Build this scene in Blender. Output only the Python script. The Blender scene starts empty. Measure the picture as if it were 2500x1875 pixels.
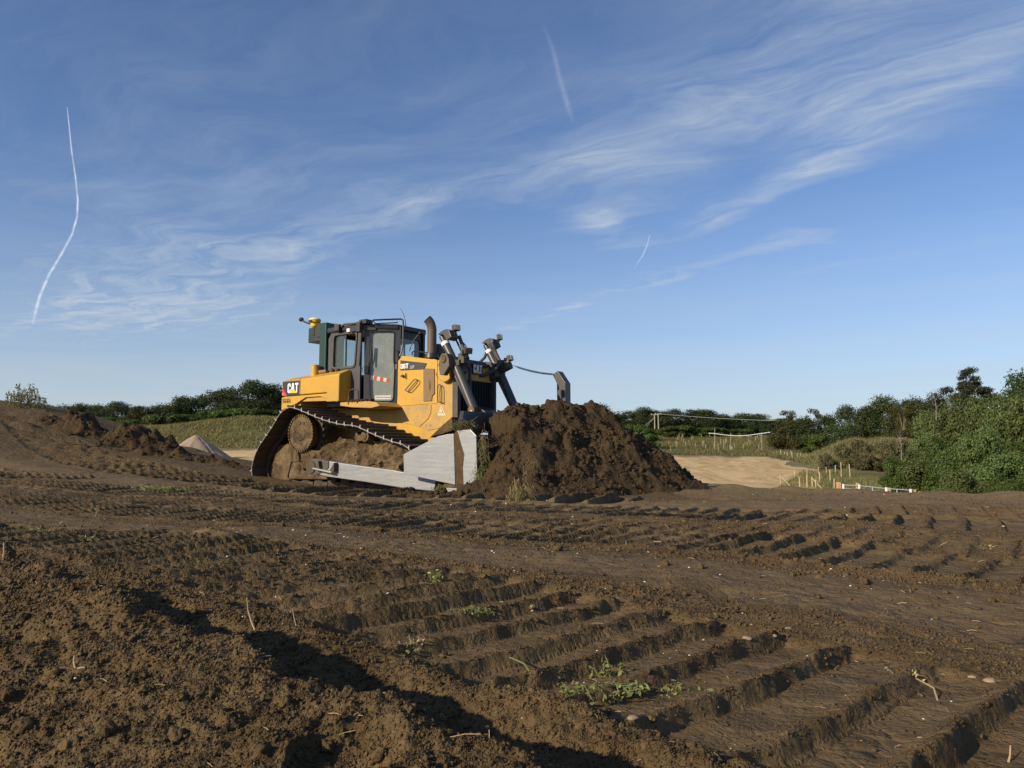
import bpy, bmesh, math
import numpy as np
from mathutils import Vector, Matrix
rng = np.random.default_rng(7)
SC = bpy.context.scene
COL = SC.collection
R = math.radians

# ------------------------------------------------------------------ camera, sky, sun, exposure
CAMH, FPX, YH = 0.56, 1850.0, 1108.0            # eye height, focal length in px of a 2500 px wide picture, horizon row
PITCH = math.atan((YH - 937.5) / FPX)
cam = bpy.data.cameras.new('camera'); camo = bpy.data.objects.new('camera', cam); COL.objects.link(camo)
cam.sensor_fit = 'HORIZONTAL'; cam.sensor_width = 36; cam.lens = 36 * FPX / 2500
cam.clip_start = 0.05; cam.clip_end = 60000
camo.location = (0, 0, CAMH); camo.rotation_euler = (math.pi / 2 + PITCH, 0, 0)
SC.camera = camo

SUN_AZ = (-0.80, -0.60); SUN_EL = R(23)
_n = math.hypot(*SUN_AZ)
SUN = Vector((SUN_AZ[0] / _n * math.cos(SUN_EL), SUN_AZ[1] / _n * math.cos(SUN_EL), math.sin(SUN_EL)))
sl = bpy.data.lights.new('sun', 'SUN'); sl.energy = 4.9; sl.angle = R(0.53); sl.color = (1.0, 0.85, 0.64)
so = bpy.data.objects.new('sun', sl); COL.objects.link(so)
so.rotation_euler = SUN.to_track_quat('Z', 'Y').to_euler()

SC.view_settings.view_transform = 'Standard'; SC.view_settings.look = 'None'
SC.view_settings.exposure = 0.2; SC.view_settings.gamma = 1.0
SC.view_settings.use_curve_mapping = False

world = bpy.data.worlds.new('World'); SC.world = world; world.use_nodes = True


class NT:
    """small helper for node trees"""
    def __init__(s, tree): s.t = tree; s.t.nodes.clear()
    def n(s, typ, ins=None, **kw):
        nd = s.t.nodes.new(typ)
        for k, v in kw.items(): setattr(nd, k, v)
        for k, v in (ins or {}).items():
            if isinstance(v, bpy.types.NodeSocket): s.t.links.new(v, nd.inputs[k])
            else: nd.inputs[k].default_value = v
        return nd
    def math(s, op, a, b=None, c=None, clamp=False):
        nd = s.t.nodes.new('ShaderNodeMath'); nd.operation = op; nd.use_clamp = clamp
        for i, v in enumerate((a, b, c)):
            if v is None: continue
            if isinstance(v, bpy.types.NodeSocket): s.t.links.new(v, nd.inputs[i])
            else: nd.inputs[i].default_value = v
        return nd.outputs[0]
    def ramp(s, fac, p0, p1, c0=(0, 0, 0, 1), c1=(1, 1, 1, 1), mid=None):
        nd = s.t.nodes.new('ShaderNodeValToRGB'); s.t.links.new(fac, nd.inputs[0])
        e = nd.color_ramp.elements; e[0].position = p0; e[0].color = c0; e[1].position = p1; e[1].color = c1
        for p, c in (mid or []):
            m = e.new(p); m.color = c
        return nd.outputs[0]
    def noise(s, vec, scale, detail=4, rough=0.55, dist=0.0, lac=2.0):
        return s.n('ShaderNodeTexNoise', {'Vector': vec, 'Scale': scale, 'Detail': detail, 'Roughness': rough, 'Distortion': dist, 'Lacunarity': lac}).outputs['Fac']
    def mix(s, fac, a, b, blend='MIX'):
        nd = s.t.nodes.new('ShaderNodeMix'); nd.data_type = 'RGBA'; nd.blend_type = blend
        for k, v in ((0, fac), (6, a), (7, b)):
            if isinstance(v, bpy.types.NodeSocket): s.t.links.new(v, nd.inputs[k])
            else:
                if k and len(v) == 3: v = (*v, 1)
                nd.inputs[k].default_value = v
        return nd.outputs[2]


def build_world():
    w = NT(world.node_tree)
    sky = w.n('ShaderNodeTexSky', sky_type='NISHITA'); sky.sun_disc = False
    sky.sun_elevation = SUN_EL; sky.sun_rotation = math.atan2(SUN.x, SUN.y)
    sky.altitude = 0; sky.air_density = 1.0; sky.dust_density = 0.5; sky.ozone_density = 4.5
    tc = w.n('ShaderNodeTexCoord'); sep = w.n('ShaderNodeSeparateXYZ', {0: tc.outputs['Generated']})
    x, y, z = sep.outputs
    zc = w.math('MAXIMUM', z, 0.03)
    # places on a level sheet of cloud, then blown about a little
    pv = w.n('ShaderNodeCombineXYZ', {0: w.math('DIVIDE', x, zc), 1: w.math('DIVIDE', y, zc), 2: 0.0}).outputs[0]
    nz = w.n('ShaderNodeTexNoise', {'Vector': pv, 'Scale': 1.1, 'Detail': 4, 'Roughness': .5}).outputs['Color']
    off = w.n('ShaderNodeVectorMath', {0: nz, 1: (.5, .5, .5)}, operation='SUBTRACT').outputs[0]
    off = w.n('ShaderNodeVectorMath', {0: off, 3: .85}, operation='SCALE').outputs[0]
    wp = w.n('ShaderNodeVectorMath', {0: pv, 1: off}, operation='ADD').outputs[0]
    s2 = w.n('ShaderNodeSeparateXYZ', {0: wp}).outputs; px, py = s2[0], s2[1]
    def seg(a, b, wd, st):
        ex, ey = b[0] - a[0], b[1] - a[1]; l2 = ex * ex + ey * ey
        dx = w.math('SUBTRACT', px, a[0]); dy = w.math('SUBTRACT', py, a[1])
        t = w.math('DIVIDE', w.math('MULTIPLY_ADD', dx, ex, w.math('MULTIPLY', dy, ey)), l2, clamp=True)
        qx = w.math('MULTIPLY_ADD', t, -ex, dx); qy = w.math('MULTIPLY_ADD', t, -ey, dy)
        d2 = w.math('MULTIPLY_ADD', qx, qx, w.math('MULTIPLY', qy, qy))
        g = w.math('EXPONENT', w.math('DIVIDE', d2, -wd * wd * 1.35)); return w.math('MULTIPLY', g, st * .95)
    tot = None
    for a, b, wd, st in (((-1.3, 3.85), (-.43, 3.08), .13, .50), ((-.43, 3.08), (.30, 2.55), .14, .60), ((.30, 2.55), (.62, 2.1), .20, .60), ((.62, 2.1), (.75, 1.4), .22, .42),
                         ((.85, 3.2), (1.08, 2.75), .11, .60), ((1.08, 2.75), (1.28, 2.05), .12, .85), ((.98, 2.25), (1.25, 1.4), .14, .60),
                         ((.52, 2.65), (.34, 3.05), .10, .55), ((.34, 3.05), (.47, 3.55), .10, .50), ((.62, 3.45), (.85, 3.1), .10, .35),
                         ((-.1, 6.3), (.42, 5.0), .14, .65), ((.42, 5.0), (.75, 4.4), .14, .50), ((.75, 4.45), (1.40, 3.45), .12, .60), ((1.5, 4.3), (2.1, 3.7), .18, .28),
                         ((-2.5, 4.7), (-1.4, 3.75), .50, .70), ((-3.9, 6.8), (-2.0, 5.3), .75, .80), ((-4.6, 5.6), (-3.0, 5.2), .7, .6), ((-1.4, 2.7), (-.2, 2.1), .5, .14), ((.2, 7.5), (1.8, 5.2), .35, .35), ((2.2, 7.2), (3.6, 5.6), .5, .30), ((-1.2, 7.8), (.4, 8.2), .6, .3), ((1.0, 2.0), (.5, 1.2), .25, .3)):
        g = seg(a, b, wd, st); tot = g if tot is None else w.math('ADD', tot, g)
    def turned(sx, sy, zz):
        ca, sa = math.cos(R(-38)), math.sin(R(-38)); sp = w.n('ShaderNodeSeparateXYZ', {0: wp}).outputs
        A = w.math('ADD', w.math('MULTIPLY', sp[0], ca), w.math('MULTIPLY', sp[1], sa)); B = w.math('ADD', w.math('MULTIPLY', sp[0], -sa), w.math('MULTIPLY', sp[1], ca))
        return w.n('ShaderNodeCombineXYZ', {0: w.math('MULTIPLY', A, sx), 1: w.math('MULTIPLY', B, sy), 2: zz}).outputs[0]
    feather = w.ramp(w.noise(turned(2.2, 6.5, 3.1), 1.0, 9, .64, .35), .33, .74)
    soft = w.ramp(w.noise(turned(.7, 1.3, 7.7), 1.0, 6, .6, .5), .38, .78)
    d = w.math('MULTIPLY', tot, w.math('MULTIPLY_ADD', feather, 1.0, .14))
    d = w.math('ADD', d, w.math('MULTIPLY', soft, w.math('MULTIPLY_ADD', feather, .30, .14)))
    d = w.math('MULTIPLY', d, .66, clamp=True)
    low = w.ramp(z, 0.0, 0.40, (1, 1, 1, 1), (0, 0, 0, 1))
    hv = w.n('ShaderNodeCombineXYZ', {0: w.math('MULTIPLY', w.math('ARCTAN2', x, y), 2.2), 1: w.math('MULTIPLY', z, 34.0), 2: 5.5}).outputs[0]
    hb = w.ramp(w.noise(hv, 1.0, 5, .55, .4), .36, .70)
    hz = w.math('MULTIPLY', w.math('MULTIPLY', low, low), w.math('MULTIPLY_ADD', hb, .42, .72), clamp=True)
    cover = w.math('MAXIMUM', d, hz)
    skyc = w.mix(1.0, sky.outputs[0], (1.0, .99, 1.08), 'MULTIPLY')
    out = w.mix(cover, skyc, (4.5, 5.1, 5.75, 1))
    bg = w.n('ShaderNodeBackground', {'Color': out, 'Strength': 0.107})
    w.t.links.new(bg.outputs[0], w.n('ShaderNodeOutputWorld').inputs[0])
build_world()


# ------------------------------------------------------------------ numpy noise
def _hash(ix, iy, seed):
    h = (ix.astype(np.int64) * 374761393 + iy.astype(np.int64) * 668265263 + seed * 974634777) & 0xFFFFFFFF
    h = ((h ^ (h >> 13)) * 1274126177) & 0xFFFFFFFF
    h = ((h ^ (h >> 16)) * 2246822519) & 0xFFFFFFFF
    return ((h ^ (h >> 15)) & 0xFFFFFF) / float(0x1000000)
def pn(x, y, seed=0):
    x = np.asarray(x, float); y = np.asarray(y, float)
    ix, iy = np.floor(x), np.floor(y); fx, fy = x - ix, y - iy
    u = fx * fx * fx * (fx * (fx * 6 - 15) + 10); v = fy * fy * fy * (fy * (fy * 6 - 15) + 10)
    def g(dx, dy):
        a = _hash(ix + dx, iy + dy, seed) * 2 * np.pi
        return np.cos(a) * (fx - dx) + np.sin(a) * (fy - dy)
    n0 = g(0, 0) * (1 - u) + g(1, 0) * u; n1 = g(0, 1) * (1 - u) + g(1, 1) * u
    return 1.5 * (n0 * (1 - v) + n1 * v)
def fbm(x, y, f, oct=4, seed=0, gain=0.5):
    s = 0; a = 1.0
    for o in range(oct):
        s = s + a * pn(x * f + 17.3 * o, y * f - 9.1 * o, seed + o); f *= 2.03; a *= gain
    return s
def lumps(x, y, cell, seed, dens=0.7, rmin=.22, rmax=.6):
    """rounded clods: one per grid cell at most"""
    gx, gy = x / cell, y / cell; ix, iy = np.floor(gx), np.floor(gy); out = np.zeros_like(gx)
    for dx in (-1, 0, 1):
        for dy in (-1, 0, 1):
            cx, cy = ix + dx, iy + dy
            px = cx + _hash(cx, cy, seed); py = cy + _hash(cx, cy, seed + 5)
            r = rmin + (rmax - rmin) * _hash(cx, cy, seed + 9) ** 2
            on = _hash(cx, cy, seed + 13) < dens
            d2 = (gx - px) ** 2 + (gy - py) ** 2
            out = np.maximum(out, np.where(on & (d2 < r * r), np.maximum(r * r - d2, 0) ** .62 * r ** -.24, 0))
    return out * cell
def sstep(a, b, x):
    t = np.clip((x - a) / (b - a), 0, 1); return t * t * (3 - 2 * t)


# ------------------------------------------------------------------ picture measurements -> places
_ca, _sa = math.cos(PITCH), math.sin(PITCH)
def ray(px, py):
    xc = (px - 1250) / FPX; zc = (937.5 - py) / FPX
    return np.array([xc, _ca - zc * _sa, _sa + zc * _ca])
def at(px, py, Y):                              # the point seen at that pixel, Y metres ahead
    r = ray(px, py); return np.array([0, 0, CAMH]) + r * (Y / r[1])
DYAW = 35.0
_f = np.array([math.cos(R(DYAW)), -math.sin(R(DYAW)), 0.]); _l = np.array([math.sin(R(DYAW)), math.cos(R(DYAW)), 0.])
DO = np.array([-2.554, 15.307, -0.0966])        # bulldozer origin: ground under its middle
def U(px, py, y):                               # measured on the bulldozer's lengthwise plane at that y -> (x, z)
    r = ray(px, py); o = np.array([0, 0, CAMH]) - DO
    ol = np.array([o @ _f, o @ _l, o[2]]); dl = np.array([r @ _f, r @ _l, r[2]])
    t = (y - ol[1]) / dl[1]; p = ol + t * dl; return (p[0], p[2])
def UV(px, py, A, B):                           # on the upright plane through A and B -> (distance from A, z)
    r = ray(px, py); o = np.array([0, 0, CAMH]) - DO
    ol = np.array([o @ _f, o @ _l, o[2]]); dl = np.array([r @ _f, r @ _l, r[2]])
    a = np.array([B[0] - A[0], B[1] - A[1]]); L = np.hypot(*a); a = a / L; nrm = np.array([-a[1], a[0]])
    t = ((np.array(A) - ol[:2]) @ nrm) / (dl[:2] @ nrm); p = ol + t * dl
    return ((p[:2] - np.array(A)) @ a, p[2])
def dloc(p): return DO + _f * p[0] + _l * p[1] + np.array([0, 0, p[2]])   # bulldozer frame -> world
z1 = lambda x, y: (600 + x / 5.53, 740 + y / 5.53)
z2 = lambda x, y: (920 + x / 5.53, 740 + y / 5.53)
z3 = lambda x, y: (600 + x / 5.53, 960 + y / 5.53)
z4 = lambda x, y: (900 + x / 5.53, 960 + y / 5.53)
z6 = lambda x, y: (1060 + x / 11.06, 780 + y / 11.06)


# ------------------------------------------------------------------ mesh building
class MB:
    def __init__(s): s.v = []; s.f = []; s.m = []
    def add(s, vs, fs, mi=0):
        b = len(s.v); s.v += [tuple(map(float, v)) for v in vs]; s.f += [tuple(b + i for i in f) for f in fs]; s.m += [mi] * len(fs)
        return s
    def box(s, c, size, rot=None, mi=0):
        x, y, z = np.array(size) / 2
        P = np.array([(-x, -y, -z), (x, -y, -z), (x, y, -z), (-x, y, -z), (-x, -y, z), (x, -y, z), (x, y, z), (-x, y, z)])
        if rot is not None: P = P @ np.array(rot).T
        return s.add(P + np.array(c), [(0, 3, 2, 1), (4, 5, 6, 7), (0, 1, 5, 4), (1, 2, 6, 5), (2, 3, 7, 6), (3, 0, 4, 7)], mi)
    def span(s, a, b, mi=0):
        a = np.array(a, float); b = np.array(b, float); return s.box((a + b) / 2, np.abs(b - a), None, mi)
    def prism(s, poly, y0, y1, mi=0, mcap=None, frame=None):
        """poly of (x, z) pushed from y0 to y1; frame maps (x, y, z) elsewhere"""
        n = len(poly); V = [(p[0], y0, p[1]) for p in poly] + [(p[0], y1, p[1]) for p in poly]
        if frame: V = [frame(*v) for v in V]
        s.add(V, [(i, (i + 1) % n, n + (i + 1) % n, n + i) for i in range(n)], mi)
        b = len(s.v) - 2 * n
        for f in (tuple(range(n - 1, -1, -1)), tuple(range(n, 2 * n))):
            s.f.append(tuple(b + i for i in f)); s.m.append(mi if mcap is None else mcap)
        return s
    def tube(s, pts, rad, n=10, mi=0, cap=True):
        P = [np.array(p, float) for p in pts]; k = len(P)
        rad = [rad] * k if np.isscalar(rad) else list(rad)
        T = []
        for i in range(k):
            t = P[min(i + 1, k - 1)] - P[max(i - 1, 0)]; T.append(t / (np.linalg.norm(t) + 1e-9))
        up = np.array([0, 0, 1.]) if abs(T[0][2]) < .9 else np.array([1., 0, 0])
        a = np.cross(T[0], up); a /= np.linalg.norm(a); V = []
        for i in range(k):
            a = a - T[i] * (a @ T[i]); a /= np.linalg.norm(a) + 1e-9; b = np.cross(T[i], a)
            for j in range(n):
                w = 2 * np.pi * j / n; V.append(P[i] + rad[i] * (np.cos(w) * a + np.sin(w) * b))
        F = [(i * n + j, i * n + (j + 1) % n, (i + 1) * n + (j + 1) % n, (i + 1) * n + j) for i in range(k - 1) for j in range(n)]
        if cap: F += [tuple(range(n - 1, -1, -1)), tuple(range((k - 1) * n, k * n))]
        return s.add(V, F, mi)
    def lathe(s, prof, c, axis='y', n=32, mi=0):
        """prof of (along the axis, radius)"""
        V = []
        for h, r in prof:
            for j in range(n):
                w = 2 * np.pi * j / n; a, b = r * np.cos(w), r * np.sin(w)
                V.append({'y': (c[0] + a, c[1] + h, c[2] + b), 'x': (c[0] + h, c[1] + a, c[2] + b), 'z': (c[0] + a, c[1] + b, c[2] + h)}[axis])
        k = len(prof)
        F = [(i * n + j, i * n + (j + 1) % n, (i + 1) * n + (j + 1) % n, (i + 1) * n + j) for i in range(k - 1) for j in range(n)]
        F += [tuple(range(n - 1, -1, -1)), tuple(range((k - 1) * n, k * n))]
        return s.add(V, F, mi)
    def ring(s, outer, inner, y0, y1, frame=None, mi=0):
        """flat frame with a hole: outer and inner polygons of (x, z)"""
        c = np.mean(np.array(inner), 0)
        def cut(poly, a):
            d = np.array([np.cos(a), np.sin(a)]); best = 0
            for i in range(len(poly)):
                p = np.array(poly[i]) - c; q = np.array(poly[(i + 1) % len(poly)]) - c; e = q - p
                den = d[0] * e[1] - d[1] * e[0]
                if abs(den) < 1e-9: continue
                t = (p[0] * e[1] - p[1] * e[0]) / den; u = (p[0] * d[1] - p[1] * d[0]) / den
                if t > 0 and -1e-6 <= u <= 1 + 1e-6: best = max(best, t)
            return c + d * best
        ang = sorted(set([round(math.atan2(p[1] - c[1], p[0] - c[0]), 5) for p in list(outer) + list(inner)]))
        n = len(ang); O = [cut(outer, a) for a in ang]; I = [cut(inner, a) for a in ang]
        V = [(p[0], y, p[1]) for y in (y0, y1) for q in (O, I) for p in q]
        if frame: V = [frame(*v) for v in V]
        F = []
        for i in range(n):
            j = (i + 1) % n
            F += [(i, j, n + j, n + i), (2 * n + j, 2 * n + i, 3 * n + i, 3 * n + j), (j, i, 2 * n + i, 2 * n + j), (n + i, n + j, 3 * n + j, 3 * n + i)]
        return s.add(V, F, mi)
    def build(s, name, mat, parent=None, bevel=0, smooth=False, loc=None):
        me = bpy.data.meshes.new(name); me.from_pydata(s.v, [], s.f)
        mats = mat if isinstance(mat, (list, tuple)) else [mat]
        for m in mats: me.materials.append(m)
        me.polygons.foreach_set('material_index', s.m)
        bm = bmesh.new(); bm.from_mesh(me); bmesh.ops.recalc_face_normals(bm, faces=bm.faces)
        if bevel:
            bmesh.ops.remove_doubles(bm, verts=bm.verts, dist=1e-5)
            ed = [e for e in bm.edges if len(e.link_faces) == 2 and e.calc_face_angle(0) > 0.6]
            bmesh.ops.bevel(bm, geom=ed, offset=bevel, segments=2, profile=0.6, affect='EDGES', clamp_overlap=True)
        bm.to_mesh(me); bm.free()
        if smooth:
            me.polygons.foreach_set('use_smooth', [True] * len(me.polygons)); me.set_sharp_from_angle(angle=R(38))
        o = bpy.data.objects.new(name, me); COL.objects.link(o)
        if parent: o.parent = parent
        if loc is not None: o.location = loc
        return o
def rounded(poly, r, k=4):
    out = []; n = len(poly)
    for i in range(n):
        p, a, b = np.array(poly[i], float), np.array(poly[i - 1], float), np.array(poly[(i + 1) % n], float)
        da, db = a - p, b - p; la, lb = np.linalg.norm(da), np.linalg.norm(db); rr = min(r, la * .45, lb * .45)
        p0, p1 = p + da / la * rr, p + db / lb * rr
        for t in np.linspace(0, 1, k): out.append(tuple((1 - t) ** 2 * p0 + 2 * t * (1 - t) * p + t * t * p1))
    return out
def tag(o, label=None, cat=None, group=None, kind=None):
    for k, v in (('label', label), ('category', cat), ('group', group), ('kind', kind)):
        if v: o[k] = v
    return o
def empty(name, loc, label, cat, group=None, rz=0):
    o = bpy.data.objects.new(name, None); COL.objects.link(o); o.location = loc; o.rotation_euler = (0, 0, rz); o.empty_display_size = .2
    return tag(o, label, cat, group)
def mesh_np(name, V, F, mat, smooth=False, parent=None):
    """quick mesh from numpy arrays; F is (n, 3) or (n, 4)"""
    me = bpy.data.meshes.new(name); k = F.shape[1]
    me.vertices.add(len(V)); me.vertices.foreach_set('co', np.ascontiguousarray(V, np.float32).ravel())
    me.loops.add(F.size); me.loops.foreach_set('vertex_index', np.ascontiguousarray(F, np.int32).ravel())
    me.polygons.add(len(F)); me.polygons.foreach_set('loop_start', np.arange(0, F.size, k, dtype=np.int32))
    me.polygons.foreach_set('loop_total', np.full(len(F), k, np.int32))
    if smooth: me.polygons.foreach_set('use_smooth', np.ones(len(F), bool))
    me.update(calc_edges=True)
    if mat: me.materials.append(mat)
    o = bpy.data.objects.new(name, me); COL.objects.link(o)
    if parent: o.parent = parent
    return o
def copy_tree(o, parent=None):
    c = o.copy(); COL.objects.link(c)
    if parent: c.parent = parent
    for ch in list(o.children): copy_tree(ch, c)
    return c


# ------------------------------------------------------------------ materials
def material(name):
    m = bpy.data.materials.new(name); m.use_nodes = True; return m, NT(m.node_tree)
def finish(w, shader): w.t.links.new(shader, w.n('ShaderNodeOutputMaterial').inputs[0])

def soil_nodes(w, vec):
    """dark damp loam with drier crumbs"""
    n1 = w.noise(vec, 0.9, 5, 0.6); n2 = w.noise(vec, 7, 5, 0.6); n3 = w.noise(vec, 55, 4, 0.6)
    c = w.mix(w.ramp(n1, .35, .68), (.078, .0518, .0240), (.118, .0800, .0380))
    c = w.mix(w.ramp(n2, .42, .72), c, (.146, .102, .051))
    c = w.mix(w.math('MULTIPLY', w.ramp(n3, .58, .70), .40), c, (.175, .132, .080))
    return c, n1, n2, n3
def soil_bump(w, vec, k):
    """crumb structure: clods of three sizes and grit, heights in metres"""
    wv = w.n('ShaderNodeVectorMath', {0: vec, 1: w.n('ShaderNodeVectorMath', {0: w.n('ShaderNodeTexNoise', {'Vector': vec, 'Scale': 14, 'Detail': 3}).outputs['Color'], 3: .05}, operation='SCALE').outputs[0]}, operation='ADD').outputs[0]
    h = None
    for sc, amp in ((9, .030), (22, .018), (52, .010), (120, .0055)):
        v = w.n('ShaderNodeTexVoronoi', {'Vector': wv, 'Scale': sc, 'Randomness': 1.0}, feature='F1').outputs['Distance']
        t = w.math('MULTIPLY', w.math('SUBTRACT', .62, w.math('MULTIPLY', v, v), clamp=True), amp)
        msk = w.ramp(w.noise(vec, sc * .22, 2, .5), .36, .62)
        t = w.math('MULTIPLY', t, msk); h = t if h is None else w.math('ADD', h, t)
    h = w.math('ADD', h, w.math('MULTIPLY', w.noise(vec, 40, 6, .72), .010))
    return w.n('ShaderNodeBump', {'Strength': k, 'Distance': 1.0, 'Height': h})
def make_soil(name, tint=None, rough=0.95, bump=1.0):
    m, w = material(name); vec = w.n('ShaderNodeNewGeometry').outputs['Position']
    c, n1, n2, n3 = soil_nodes(w, vec)
    if tint: c = w.mix(0.72, c, tint)
    b = w.n('ShaderNodeBsdfPrincipled', {'Base Color': c, 'Roughness': rough, 'Specular IOR Level': .15, 'Normal': soil_bump(w, vec, bump).outputs[0]})
    finish(w, b.outputs[0]); return m
def make_ground():
    m, w = material('ground_earth'); vec = w.n('ShaderNodeNewGeometry').outputs['Position']
    c, n1, n2, n3 = soil_nodes(w, vec)
    zn = w.n('ShaderNodeAttribute', attribute_name='zone'); sp = w.n('ShaderNodeSeparateColor', {0: zn.outputs['Color']})
    c = w.mix(w.math('MULTIPLY', sp.outputs[2], .75), c, w.mix(w.ramp(n2, .3, .7), (.165, .115, .057), (.215, .155, .082)))
    s1 = w.noise(w.n('ShaderNodeVectorMath', {0: vec, 1: (1, .28, 1)}, operation='MULTIPLY').outputs[0], .35, 6, .68, 1.6); s2 = w.noise(w.n('ShaderNodeVectorMath', {0: vec, 1: (1, .4, 1)}, operation='MULTIPLY').outputs[0], 1.6, 5, .7)
    sand = w.mix(w.ramp(s1, .35, .65), (.36, .24, .105), (.68, .505, .265)); sand = w.mix(w.ramp(s2, .45, .75), sand, (.58, .43, .22))
    c = w.mix(sp.outputs[0], c, sand)
    g1 = w.noise(vec, .10, 4, .6); g2 = w.noise(vec, 1.3, 5, .7)
    gr = w.mix(w.ramp(g1, .38, .62), (.075, .085, .028), (.19, .16, .07)); gr = w.mix(w.ramp(g2, .4, .7), gr, (.12, .115, .045))
    c = w.mix(sp.outputs[1], c, gr)
    st = w.math('MULTIPLY_ADD', sp.outputs[2], -.5, .95)
    bp = soil_bump(w, vec, st)
    b = w.n('ShaderNodeBsdfPrincipled', {'Base Color': c, 'Roughness': .95, 'Specular IOR Level': .15, 'Normal': bp.outputs[0]})
    finish(w, b.outputs[0]); return m
def make_paint(name, col, dirt=(.20, .145, .085), amount=.5, rough=.42, low=True, metal=0.0, spots=True, reach=1.05):
    """painted or bare steel, dust that gathers low down, splashes of mud"""
    m, w = material(name); tc = w.n('ShaderNodeTexCoord'); vec = tc.outputs['Object']
    z = w.n('ShaderNodeSeparateXYZ', {0: vec}).outputs[2]
    n1 = w.noise(vec, 2.2, 6, .65, .6); n2 = w.noise(vec, 13, 5, .7); n3 = w.noise(vec, 40, 3, .6)
    base = w.mix(w.ramp(n2, .3, .8), tuple(c * .90 for c in col), col)
    k = w.math('MULTIPLY_ADD', z, -.42, reach, clamp=True) if low else 0.35
    dust = w.math('MULTIPLY', w.math('MULTIPLY', w.ramp(n1, .35, .75), k), amount * 1.5, clamp=True)
    c = w.mix(dust, base, dirt)
    if spots:
        sp = w.math('MULTIPLY', w.ramp(n2, .60, .68), w.math('MULTIPLY', k, amount * 1.4, clamp=True))
        c = w.mix(sp, c, (.13, .088, .05))
        sp3 = w.math('MULTIPLY', w.ramp(n3, .67, .71), w.math('MULTIPLY', k, amount, clamp=True))
        c = w.mix(sp3, c, (.09, .06, .036))
    rg = w.math('MULTIPLY_ADD', dust, .4, rough, clamp=True)
    bp = w.n('ShaderNodeBump', {'Strength': .12, 'Distance': .01, 'Height': n2})
    b = w.n('ShaderNodeBsdfPrincipled', {'Base Color': c, 'Roughness': rg, 'Metallic': metal, 'Specular IOR Level': .4, 'Normal': bp.outputs[0]})
    finish(w, b.outputs[0]); return m
def make_plain(name, col, rough=.6, metal=0.0, var=.15, scale=20):
    m, w = material(name); vec = w.n('ShaderNodeTexCoord').outputs['Object']
    n = w.noise(vec, scale, 4, .6)
    c = w.mix(n, tuple(c * (1 - var) for c in col), tuple(min(1, c * (1 + var)) for c in col))
    b = w.n('ShaderNodeBsdfPrincipled', {'Base Color': c, 'Roughness': rough, 'Metallic': metal})
    finish(w, b.outputs[0]); return m
def make_glass(name, dust, col=(.30, .33, .30), tint=(.86, .93, .90)):
    m, w = material(name); vec = w.n('ShaderNodeTexCoord').outputs['Object']
    n = w.noise(vec, 3.5, 5, .65, .8)
    tr = w.n('ShaderNodeBsdfTransparent', {'Color': (*tint, 1)}); gl = w.n('ShaderNodeBsdfGlossy', {'Roughness': .03, 'Color': (1, 1, 1, 1)})
    df = w.n('ShaderNodeBsdfDiffuse', {'Color': (*col, 1)})
    fc = w.n('ShaderNodeLayerWeight', {'Blend': .5}).outputs['Facing']; fr = w.math('MULTIPLY_ADD', w.math('POWER', fc, 4.0), .85, .045, clamp=True)
    g = w.n('ShaderNodeMixShader', {0: fr, 1: tr.outputs[0], 2: gl.outputs[0]})
    f = w.math('MULTIPLY_ADD', w.ramp(n, .3, .75), dust * .5, dust * .7, clamp=True)
    mx = w.n('ShaderNodeMixShader', {0: f, 1: g.outputs[0], 2: df.outputs[0]})
    finish(w, mx.outputs[0]); return m
def make_leaf(name, cols, trans=.35, rough=.55):
    m, w = material(name); geo = w.n('ShaderNodeNewGeometry'); rnd = geo.outputs['Random Per Island']
    oi = w.n('ShaderNodeObjectInfo').outputs['Random']
    vec = w.n('ShaderNodeTexCoord').outputs['Object']
    n = w.noise(vec, .45, 3, .6)
    c = w.mix(rnd, cols[0], cols[1]); c = w.mix(w.ramp(n, .38, .66), c, cols[2])
    hs = w.n('ShaderNodeHueSaturation', {'Hue': w.math('MULTIPLY_ADD', oi, .035, .4825), 'Saturation': 1.0, 'Value': w.math('MULTIPLY_ADD', oi, .5, .75), 'Color': c}).outputs[0]
    b = w.n('ShaderNodeBsdfPrincipled', {'Base Color': hs, 'Roughness': rough, 'Specular IOR Level': .35})
    t = w.n('ShaderNodeBsdfTranslucent', {'Color': hs})
    mx = w.n('ShaderNodeMixShader', {0: trans, 1: b.outputs[0], 2: t.outputs[0]})
    finish(w, mx.outputs[0]); return m

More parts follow.
